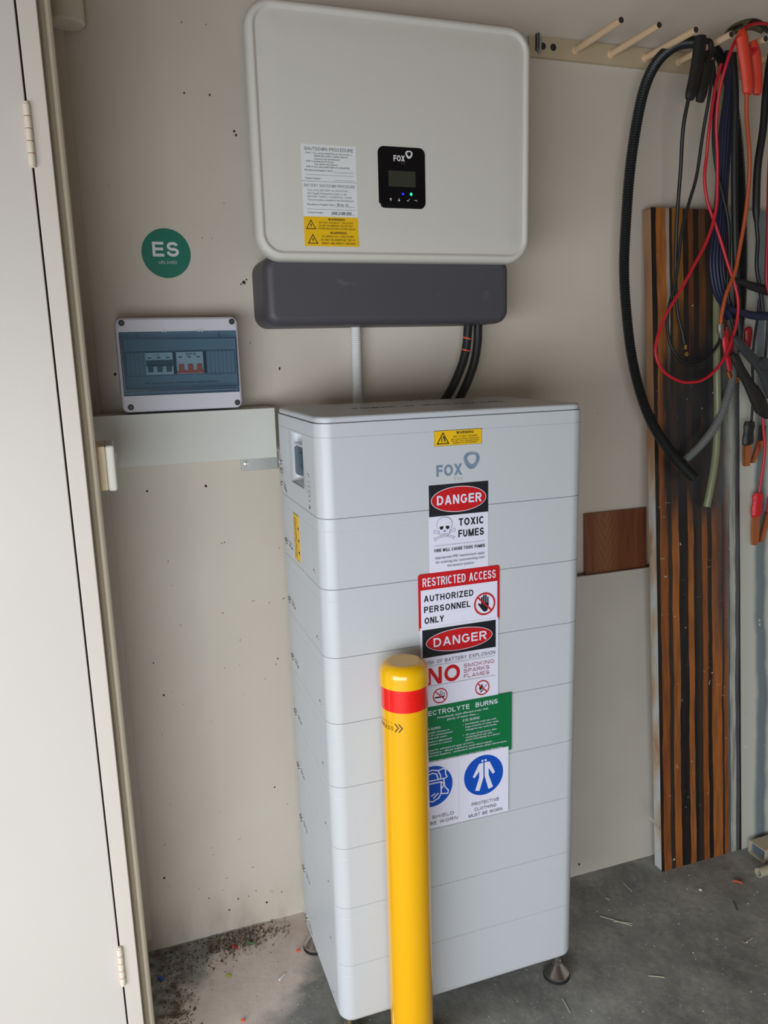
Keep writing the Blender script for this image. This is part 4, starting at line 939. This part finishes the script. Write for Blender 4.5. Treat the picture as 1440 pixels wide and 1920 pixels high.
# orange-red clamp and its orange lead
cl = thing('jumper_clamp', at(1400, 120, .275), 'orange red handled jumper clamp gripping a peg, its handles pointing down', 'clamp')
mb = MB(); bar(mb, [(1386, 62, 5), (1390, 66, 10), (1394, 95, 10), (1399, 130, 9.5), (1402, 165, 9), (1401, 176, 7)], CLRD, .7, .262); mb.build('handle', cl)
mb = MB(); bar(mb, [(1412, 76, 5), (1416, 100, 9), (1419, 130, 8.5), (1420, 165, 8.5), (1419, 177, 6.5)], CLRD, .7, .276); mb.build('handle', cl)
mb = MB(); bar(mb, [(1397, 80, 5), (1408, 100, 4), (1416, 92, 4)], CLRD2, .8, .269); mb.build('spring_pivot', cl)
strand('orange_lead', [(1400, 170, .265), (1400, 220, .28), (1405, 280, .30), (1405, 330, .31), (1398, 400, .318), (1388, 460, .322), (1378, 510, .322), (1362, 550, .32), (1353, 590, .32), (1351, 610, .32)], .0050, ORG, 'burnt orange lead hanging from the red clamp to a crimped end', 'cable')
mb = MB(); bar(mb, [(1351, 608, 6), (1351, 622, 6), (1354, 634, 3.5)], GREYM, .8, .32); tag(mb.build('crimp_lug'), 'grey crimp lug at the lower end of the orange lead', 'terminal')
# navy cable hank
hk = thing('navy_cable_hank', at(1360, 300, .36), 'dark navy power cable folded into a hanging hank', 'cable')
for k, (dx, dy) in enumerate(((-12, .372), (-6, .362), (0, .358), (6, .364), (11, .372))):
    mb = MB(); sweep(mb, px([(1366 + dx * .3, 95, dy), (1368 + dx * .5, 160, dy), (1360 + dx * .8, 250, dy), (1354 + dx * .8, 350, dy), (1349 + dx * .9, 430, dy - .01), (1344 + dx, 490, dy - .015), (1350 + dx, 540, dy - .015), (1362 + dx * .8, 575, dy - .012), (1370 + dx * .5, 598, dy - .01)]), .0046, NAVY, 10); mb.build('strand', hk)
for L in ([(1336, 495), (1345, 502), (1360, 500)],):
    pass
strand('black_lead', [(1337, 112, .345), (1341, 180, .345), (1338, 260, .35), (1344, 320, .35), (1356, 370, .35), (1366, 420, .352), (1367, 480, .352), (1364, 540, .35), (1372, 600, .348), (1383, 640, .345)], .0046, CABLE, 'thin black lead twisting between the red lead and the navy hank', 'cable')
strand('black_lead', [(1374, 100, .350), (1379, 180, .343), (1377, 300, .342), (1378, 420, .342), (1381, 520, .342), (1385, 600, .342), (1388, 660, .342)], .0085, CABLE, 'thick black cable hanging straight behind the orange lead', 'cable', seg=14)
# heavy black lead at the right edge and its ties
mb = MB(); sweep(mb, px([(1478, 62, .37), (1462, 66, .35), (1446, 100, .335), (1436, 170, .33), (1431, 240, .33), (1421, 310, .33), (1418, 380, .33), (1419, 425, .33), (1421, 450, .33), (1419, 500, .33), (1426, 545, .33), (1432, 600, .33)]), .01, CABLE, 14, radii=[(0, .008), (.2, .008), (.4, .0095), (.65, .0095), (.69, .0050), (1, .0050)]); tag(mb.build('heavy_lead', ang=60), 'heavy black sheathed cable at the right edge of the hanging bundle', 'cable')
strand('red_lead', [(1480, 66, .33), (1462, 80, .32), (1452, 140, .315), (1447, 230, .315), (1442, 330, .315), (1440, 420, .315), (1437, 520, .315), (1444, 560, .315)], .0048, REDD, 'short red lead at the extreme right edge beside heavy black cable', 'cable')
mb = MB(); bar(mb, [(1370, 527, 4), (1388, 528, 5), (1408, 536, 7), (1445, 546, 9), (1462, 552, 4)], CABLE, .6, .325); tag(mb.build('cable_strap'), 'black strap tied across the hanging cables, upper of two', 'strap', 'straps around the hanging cables')
mb = MB(); bar(mb, [(1366, 578, 5), (1390, 586, 6), (1415, 592, 7), (1445, 592, 7), (1462, 588, 3)], NAVY, .6, .325); tag(mb.build('cable_strap'), 'dark navy strap tied across the hanging cables, lower of two', 'strap', 'straps around the hanging cables')
# webbing on top of pegs
WEB = mat('webbing', rgb(104, 98, 70), 0.8, var=0.3, vscale=40)
mb = MB(); bar(mb, [(1362, 66, 4), (1375, 56, 7), (1395, 48, 8), (1415, 46, 7), (1432, 56, 5)], WEB, 1.6, .33)
bar(mb, [(1366, 70, 2), (1368, 58, 3), (1392, 46, 2)], CLBK, .8, .30); bar(mb, [(1404, 46, 2), (1412, 40, 3), (1428, 46, 3), (1440, 60, 3)], CLBK, .8, .30)
tag(mb.build('webbing_strap'), 'folded olive and black webbing lying on top of the right pegs', 'strap')
# crimson clamp hanging lower down
cl = thing('battery_clip', at(1365, 650, .32), 'crimson battery clip with coppery jaw hanging behind the red loop', 'clamp')
mb = MB(); bar(mb, [(1357, 620, 4), (1360, 640, 7), (1364, 665, 7), (1368, 695, 4)], CLRD2, .6, .338); mb.build('handle', cl)
mb = MB(); bar(mb, [(1362, 612, 3), (1369, 640, 5), (1373, 662, 4)], REDD, .6, .345); mb.build('handle', cl)
mb = MB(); bar(mb, [(1366, 695, 5), (1374, 712, 6), (1384, 712, 4)], COPPER, .6, .342); mb.build('jaw', cl)
# dark red handle seen behind
mb = MB(); bar(mb, [(1402, 614, 5), (1403, 620, 8), (1403, 638, 8), (1405, 652, 3)], REDD, .6, .345); tag(mb.build('clip_handle'), 'dark red rubber clip handle behind the large black clamp', 'clamp')
# thin leads feeding the lower clips
strand('thin_lead', [(1424, 560, .335), (1420, 600, .335), (1414, 640, .33), (1411, 680, .335), (1412, 740, .335), (1409, 790, .332)], .0036, CABLE, 'thin black lead running behind the large clamp to the copper clip', 'cable')
strand('thin_lead', [(1440, 600, .33), (1436, 660, .33), (1432, 700, .33), (1442, 740, .33)], .0036, CABLE, 'thin black lead at the right edge beside the large clamp', 'cable')
# large black spring clamp
cl = thing('spring_clamp', at(1410, 700, .31), 'large dark grey plastic spring clamp hanging among the cables', 'clamp')
mb = MB(); bar(mb, [(1377, 632, 4), (1384, 640, 8), (1400, 660, 9), (1420, 682, 10), (1436, 704, 13), (1450, 740, 14)], CLGY, .55, .290); mb.build('handle', cl)
mb = MB(); bar(mb, [(1370, 664, 4), (1378, 670, 8), (1390, 695, 9), (1404, 720, 10), (1418, 745, 14), (1428, 768, 13)], CLBK, .55, .300); mb.build('handle', cl)
mb = MB(); q = at(1432, 682, .283); lathe(mb, (q.x, q.y, q.z), [(.002, -.006), (.016, -.005), (.018, -.002), (.018, .012)], CLGY, 28, 'y'); mb.build('pivot', cl, ang=40)
mb = MB(); bar(mb, [(1412, 728, 10), (1424, 755, 14), (1434, 774, 11), (1440, 782, 5)], CLBK, .6, .306); mb.build('jaw', cl)
# copper jawed clips at the lower right
def clip(u0, v0, vs, v1, m, label):
    t = thing('copper_clip', at(u0, v0, .325), label, 'clamp')
    mb = MB(); bar(mb, [(u0 - 2, v0, 9), (u0 - 3, v0 + 8, 11), (u0 - 4, v0 + 18, 9.5), (u0 - 5, v0 + 28, 11), (u0 - 6, vs - 3, 10.5), (u0 - 6, vs, 8)], m, .6, .325, step=.003); mb.build('sleeve', t)
    mb = MB(); a = at(u0 - 6, vs - 4, .325); b = at(u0 - 8, v1, .325); hw = .0105
    mb.loft([[(c_.x - h_, c_.y - .004, c_.z), (c_.x + h_, c_.y - .004, c_.z), (c_.x + h_, c_.y + .008, c_.z), (c_.x - h_, c_.y + .008, c_.z)] for c_, h_ in ((a, .0105), (a.lerp(b, .5), .0110), (b, .0085))], COPPER); mb.build('jaw', t, bevel=.0015)
    mb = MB(); a = at(u0 + 18, vs - 8, .335); b = at(u0 + 3, v1 - 6, .330)
    mb.loft([[(c_.x - h_, c_.y - .004, c_.z), (c_.x + h_, c_.y - .004, c_.z), (c_.x + h_, c_.y + .006, c_.z), (c_.x - h_, c_.y + .006, c_.z)] for c_, h_ in ((a, .010), (b, .006))], COPPER); mb.build('jaw', t, bevel=.0015)
    mb = MB(); a = at(u0 + 22, v0 + 8, .342); b = at(u0 + 18, vs - 4, .337); sweep(mb, [a, a.lerp(b, .5), b], .011, m, 10, flat=.6); mb.build('sleeve', t)
    return t
clip(1408, 790, 834, 874, CABLE, 'copper jawed clip with black sleeve hanging under the large clamp')
clip(1424, 924, 968, 1022, CLRD2, 'copper jawed clip with crimson sleeve, lowest of the hanging clips')
strand('red_lead', [(1431, 760, .32), (1431, 800, .32), (1434, 840, .32), (1429, 885, .322), (1423, 926, .325)], .0038, REDC, 'short bright red lead dropping to the lowest copper clip', 'cable')

# ================================================================== boards leaning on the wall, right
# white panel: bottom stands out from the wall, top rests against it
mb = MB(); P = []
y_b, y_t, zt, th = 0.336, 0.438, 0.858, 0.010
for x_, in ((0.600,), (1.62,)):
    P += [(x_, y_b, 0.0), (x_, y_b + th, 0.0), (x_, y_t + th, zt), (x_, y_t, zt)]
mb.add(P, [(0, 1, 2, 3), (7, 6, 5, 4), (0, 4, 5, 1), (1, 5, 6, 2), (2, 6, 7, 3), (3, 7, 4, 0)], PANEL)
wp = tag(mb.build('white_panel', smooth=False), 'broad white sheet leaning on the wall behind the battery stack', 'panel')
hp = at(1085, 1620, y_b + .003); m_ = MB().add([(hp.x + .003 * math.cos(a), hp.y - .003, hp.z + .003 * math.sin(a)) for a in [k * math.pi / 6 for k in range(12)]], [tuple(range(12))], HOLE).build('screw_hole', wp, smooth=False, fix=False)
# brown timber tile board standing behind its top edge
g = NG('brown_veneer', 0.45)
ax = g.math('ABSOLUTE', g.math('SUBTRACT', g.x, 0.945))
wv = g.math('SINE', g.math('MULTIPLY', g.math('SUBTRACT', g.math('MULTIPLY', g.z, 1.0), g.math('MULTIPLY', ax, 2.2)), 190.0))
mid = g.ramp(g.math('ADD', ax, g.math('MULTIPLY', g.math('SUBTRACT', g.noise(12, 3), .5), .03)), [(0.018, 1.0), (0.045, 0.0)])
c = g.ramp(g.noise(14, 5, stretch=(6, 1, .4)), [(0.3, rgb(112, 64, 42)), (0.7, rgb(134, 82, 54))])
c = g.mix(g.math('MULTIPLY', mid, g.math('MULTIPLY_ADD' if False else 'ADD', g.math('MULTIPLY', wv, .18), .42)), c, rgb(152, 108, 70))
BRN = g.out(c)
mb = MB(); b0 = at(1099, 1083, .452); b1 = at(1216, 1069, .452); t0 = at(1096, 967, .466); t1 = at(1214, 955, .466)
x0, x1 = (b0.x + t0.x) / 2, 1.085; zb, ztp = 0.80, 1.030
P = []
for x_ in (x0, x1): P += [(x_, .4495, zb), (x_, .4590, zb), (x_, .4735, ztp), (x_, .4640, ztp)]
mb.add(P, [(0, 1, 2, 3), (7, 6, 5, 4), (0, 4, 5, 1), (1, 5, 6, 2), (2, 6, 7, 3), (3, 7, 4, 0)], BRN)
mb.build('t'); o = bpy.data.objects['t']; o.name = 'brown_board'; tag(o, 'square brown veneered board standing on the white sheet against the wall', 'board')

# striped plank
g = NG('striped_plank', 0.38)
X0p, X1p = 1.0330, 1.3150
u = g.math('DIVIDE', g.math('SUBTRACT', g.x, X0p), X1p - X0p)
u = g.math('ADD', u, g.math('MULTIPLY', g.math('ADD', g.math('MULTIPLY', g.math('SUBTRACT', g.noise(3, 3, stretch=(1, 1, 1.0)), .5), .05), g.math('MULTIPLY', g.math('SUBTRACT', g.noise(40, 4, stretch=(1, 1, .35)), .5), .022)), 1.0))
O1, O2, K, K2, GW = rgb(148, 84, 38), rgb(164, 98, 46), rgb(22, 24, 27), rgb(52, 42, 36), rgb(176, 180, 170)
low_c = g.ramp(u, [(0.0, K), (0.035, O1), (0.125, K2), (0.175, O2), (0.255, K), (0.365, O2), (0.43, K), (0.47, K2), (0.535, O1), (0.60, K), (0.65, O2), (0.77, K2), (0.80, O1), (0.845, rgb(90, 98, 100)), (0.875, GW), (0.945, rgb(84, 88, 92)), (0.985, K)], 'CONSTANT')
top_c = g.ramp(u, [(0.0, K), (0.04, rgb(168, 102, 48)), (0.15, rgb(168, 156, 146)), (0.19, K2), (0.22, rgb(160, 108, 44)), (0.34, K2), (0.40, rgb(124, 74, 44)), (0.46, K2), (0.52, rgb(110, 72, 46)), (0.60, rgb(62, 52, 44)), (0.70, rgb(120, 84, 62)), (0.86, GW), (0.95, rgb(70, 76, 80)), (0.985, K)], 'CONSTANT')
wz = g.math('ADD', g.z, g.math('MULTIPLY', g.math('SUBTRACT', g.noise(7, 4, stretch=(2.5, 1, .6)), .5), .35))
c = g.mix(g.math('DIVIDE', g.math('SUBTRACT', wz, 1.30), .06, True), low_c, top_c)
spray = g.math('MULTIPLY', g.box(wz, 0.98, 1.56, .10), g.math('SUBTRACT', 1.0, g.math('MULTIPLY', g.ramp(g.noise(30, 4, stretch=(2.6, 1, .35)), [(.60, 0.0), (.70, 1.0)]), .45)))
spray = g.math('MULTIPLY', spray, g.box(u, .06, 2.0, .05))
dk = g.ramp(u, [(0.0, rgb(30, 33, 38)), (0.62, rgb(38, 44, 50)), (0.80, rgb(86, 94, 98)), (0.90, rgb(176, 180, 170)), (0.97, rgb(60, 66, 72))])
c = g.mix(g.math('MULTIPLY', spray, .93), c, dk)
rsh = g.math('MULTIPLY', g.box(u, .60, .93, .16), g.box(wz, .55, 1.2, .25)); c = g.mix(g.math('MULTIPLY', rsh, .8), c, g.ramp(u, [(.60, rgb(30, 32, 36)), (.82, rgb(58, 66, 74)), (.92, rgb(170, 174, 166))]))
stre = g.ramp(g.noise(90, 4, stretch=(1, 1, .05)), [(.42, 0.0), (.62, 1.0)]); c = g.mix(g.math('MULTIPLY', stre, .38), c, rgb(58, 40, 30))
spl = g.ramp(g.noise(60, 2, stretch=(1.0, 1, 1.0)), [(.735, 0.0), (.76, 1.0)]); c = g.mix(g.math('MULTIPLY', spl, .8), c, rgb(206, 206, 204))
scr = g.ramp(g.noise(22, 3, stretch=(.7, 1, 9)), [(.73, 0.0), (.75, 1.0)]); c = g.mix(g.math('MULTIPLY', scr, .6), c, rgb(196, 176, 156))
PLANK = g.out(c)
g = NG('plank_edge', 0.6)
c = g.ramp(g.noise(5, 5, stretch=(3, 3, 1.2)), [(.38, rgb(178, 138, 104)), (.50, rgb(196, 180, 160)), (.6, rgb(200, 202, 204))]); c = g.mix(g.box(g.z, 1.12, 3.0, .1), c, g.ramp(g.noise(20, 4, stretch=(1, 1, .3)), [(.3, rgb(150, 108, 78)), (.7, rgb(172, 132, 98))]))
PEDGE = g.out(c)
def leaning(name, xb0, xb1, xt0, xt1, yb, yt, z1, th, mf, me, label, cat='board'):
    mb = MB(); V = [(xb0, yb, 0), (xb1, yb, 0), (xb1, yb + th, 0.0), (xb0, yb + th, 0.0), (xt0, yt, z1), (xt1, yt, z1), (xt1, yt + th, z1), (xt0, yt + th, z1)]
    mb.add(V, [(0, 1, 5, 4)], mf); mb.add(V, [(3, 2, 1, 0), (4, 5, 6, 7), (1, 2, 6, 5), (2, 3, 7, 6), (3, 0, 4, 7)], me)
    return tag(mb.build(name, bevel=.0015), label, cat)
pl = leaning('striped_plank', 1.033, 1.317, 1.030, 1.312, 0.262, 0.420, 1.840, 0.034, PLANK, PEDGE, 'tall plank with orange and black stripes leaning on the wall')
a = at(1214, 1532, .27); b = at(1237, 1556, .262); mb = MB(); sweep(mb, [at(1216, 1530, .262), at(1225, 1541, .258), at(1238, 1557, .262)], .0016, PEDGE, 6); sweep(mb, [at(1222, 1533, .262), at(1230, 1545, .258), at(1238, 1554, .262)], .0014, PEDGE, 6); mb.build('splinter', pl)
g = NG('grey_board', 0.4)
u = g.math('DIVIDE', g.math('SUBTRACT', g.x, 1.322), .20); u = g.math('ADD', u, g.math('MULTIPLY', g.math('SUBTRACT', g.noise(6, 4), .5), .18))
c = g.ramp(u, [(0.0, rgb(190, 192, 182)), (0.22, rgb(198, 200, 190)), (.30, rgb(122, 134, 138)), (.42, rgb(114, 126, 132)), (.5, rgb(196, 198, 190)), (.7, rgb(166, 160, 150))])
c = g.mix(g.math('MULTIPLY', g.ramp(g.noise(40, 3), [(.70, 0.0), (.73, 1.0)]), .7), c, rgb(214, 216, 214)); GBD = g.out(c)
leaning('grey_board', 1.322, 1.52, 1.316, 1.50, 0.262, 0.420, 1.842, 0.030, GBD, PEDGE, 'pale grey smudged board leaning just right of the striped plank')

# offcuts of metal tube on the floor, bottom right
mb = MB(); o0 = on_floor(1414, 1612, 0.0); L = Vector((1.0, -0.02, 0)); 
def tube_box(x0, y0, w_, h_, ln, z0, ang_, m, name, label, rnd):
    d = Vector((math.cos(ang_), math.sin(ang_), 0)); n = Vector((-d.y, d.x, 0)); mb = MB(); O = Vector((x0, y0, z0)); R = []
    prof = rrect(0, h_ / 2, w_, h_, rnd, 5); inn = rrect(0, h_ / 2, w_ - .005, h_ - .005, max(rnd - .0025, .001), 5)
    f = lambda t, P: [O + d * t + n * a + Vector((0, 0, b)) for a, b in P]
    mb.loft([f(.02, inn), f(0, inn), f(0, prof), f(ln, prof)], m, False, True); o = mb.build(name, ang=40); t = tag(o, label, 'metal tube')
    e = MB(); e.loft([f(.021, inn), f(.012, inn)], FOIL); e.build('tube_end', o); return o
tube_box(1.330, 0.215, 0.062, 0.040, 0.5, 0, math.radians(1.5), TUBE, 'rectangular_tube', 'beige rectangular metal tube end on the floor by the boards', .006)
tube_box(1.268, 0.145, 0.026, 0.026, 0.5, 0, math.radians(1), TUBE, 'round_tube', 'slim cream round tube on the floor in front of the rectangular one', .0129)

# ================================================================== litter on the floor
DIRT = mat('dirt', rgb(74, 62, 52), 0.9); DIRT2 = mat('dirt_light', rgb(150, 138, 122), 0.9); LEAF = mat('leaf', rgb(112, 96, 70), 0.9)
mb = MB()
def flake(x, y, s_, m, z=0.0):
    a = random.uniform(0, 6.28); h = s_ * random.uniform(.3, .9); c_, d_ = math.cos(a), math.sin(a); e = s_ * random.uniform(.3, .7)
    P = [(x + c_ * s_, y + d_ * s_, z), (x - d_ * e, y + c_ * e, z + .0002), (x - c_ * s_, y - d_ * s_, z), (x + d_ * e, y - c_ * e, z + .0002), (x, y, z + h)]
    mb.add(P, [(0, 1, 4), (1, 2, 4), (2, 3, 4), (3, 0, 4), (3, 2, 1, 0)], m)
for k in range(3600):
    r_ = random.random()
    if r_ < .42: x, y = random.gauss(-.165, .062), min(.466, random.gauss(.432, .022))
    elif r_ < .68: x, y = random.gauss(-.335, .03), random.uniform(.17, .47)
    elif r_ < .74: x, y = random.gauss(-.24, .05), random.gauss(.39, .04)
    else: continue
    if x < -.36 or y > .468 or x > -.02: continue
    flake(x, y, abs(random.gauss(.0012, .0014)) + .0007, random.choice((DIRT, DIRT, DIRT2, LEAF)), random.uniform(0, .003) if r_ < .42 else 0)
o = tag(mb.build('floor_debris', smooth=False, fix=False), 'heap of dirt and leaf fragments along the foot of the left wall', 'debris', kind='stuff')
mb = MB()
for k in range(620): flake(random.uniform(-.3, 1.5), random.uniform(-.35, .30), random.uniform(.0006, .0026), random.choice((DIRT2, LWHT, LWHT, LEAF)))
tag(mb.build('floor_grit', smooth=False, fix=False), 'pale grit scattered over the open concrete floor', 'debris', kind='stuff')
def bit(name, a, b, r_, m, label, cat='scrap'):
    A_, B_ = on_floor(*a), on_floor(*b); mb = MB(); up = Vector((0, 0, r_)); sweep(mb, [A_ + up, (A_ + B_) / 2 + up * 1.4, B_ + up], r_, m, 8); tag(mb.build(name), label, cat, {'straw': 'straws on the concrete floor', 'wire_offcut': 'scraps of wire and plastic on the floor'}.get(name))
STR = mat('straw', rgb(206, 198, 172), 0.7); GRB = mat('green_plastic', rgb(150, 168, 40), .5); GR2 = mat('dark_green_plastic', rgb(70, 130, 60), .5); WHB = mat('white_plastic', rgb(226, 226, 226), .5); BLB = mat('blue_plastic', rgb(30, 80, 170), .5); ORB = mat('orange_plastic', rgb(226, 84, 44), .5)
bit('wire_offcut', (424, 1830), (434, 1832), .0022, GRB, 'yellow green wire offcut on the dusty floor by the left wall')
bit('wire_offcut', (524, 1839), (534, 1828), .0024, WHB, 'white wire offcut on the concrete left of the battery stack')
bit('wire_offcut', (464, 1769), (477, 1770), .0022, GR2, 'dark green wire offcut in the dirt heap')
bit('wire_offcut', (436, 1774), (445, 1780), .0024, REDC, 'red wire offcut in the dirt heap')
bit('wire_offcut', (297, 1835), (306, 1840), .0036, BLB, 'blue plastic scrap in the corner by the door frame')
bit('wire_offcut', (556, 1785), (562, 1783), .0026, ORB, 'orange scrap on the floor by the rear left foot')
bit('wire_offcut', (453, 1914), (459, 1916), .0024, ORB, 'orange scrap at the bottom edge of the picture')
bit('wood_chip', (1374, 1653), (1392, 1658), .0034, ORG, 'reddish wood chip on the concrete floor below the tubes', 'wood chip')
bit('bottle_cap', (1311, 1671), (1315, 1672), .0040, GALV, 'tiny shiny metal bead on the open concrete floor', 'scrap')
for k, (a, b, lab) in enumerate((((1125, 1718), (1185, 1736), 'long pale straw on the floor right of the battery stack'), ((1150, 1728), (1186, 1732), 'short pale straw crossing the long one'), ((1216, 1830), (1246, 1833), 'pale straw lying level on the lower right floor'), ((1055, 1873), (1069, 1899), 'pale straw just in front of the steel foot'), ((1169, 1656), (1185, 1672), 'pale straw near the base of the white sheet'), ((1396, 1769), (1411, 1759), 'short straw near the right edge of the floor'), ((1135, 1684), (1143, 1688), 'tiny yellowish straw piece close to the stack'))):
    bit('straw', a, b, .0009, STR, lab, 'straw')
bit('twig', (1375, 1690), (1383, 1708), .0010, DIRT, 'thin dark twig on the concrete floor', 'twig')
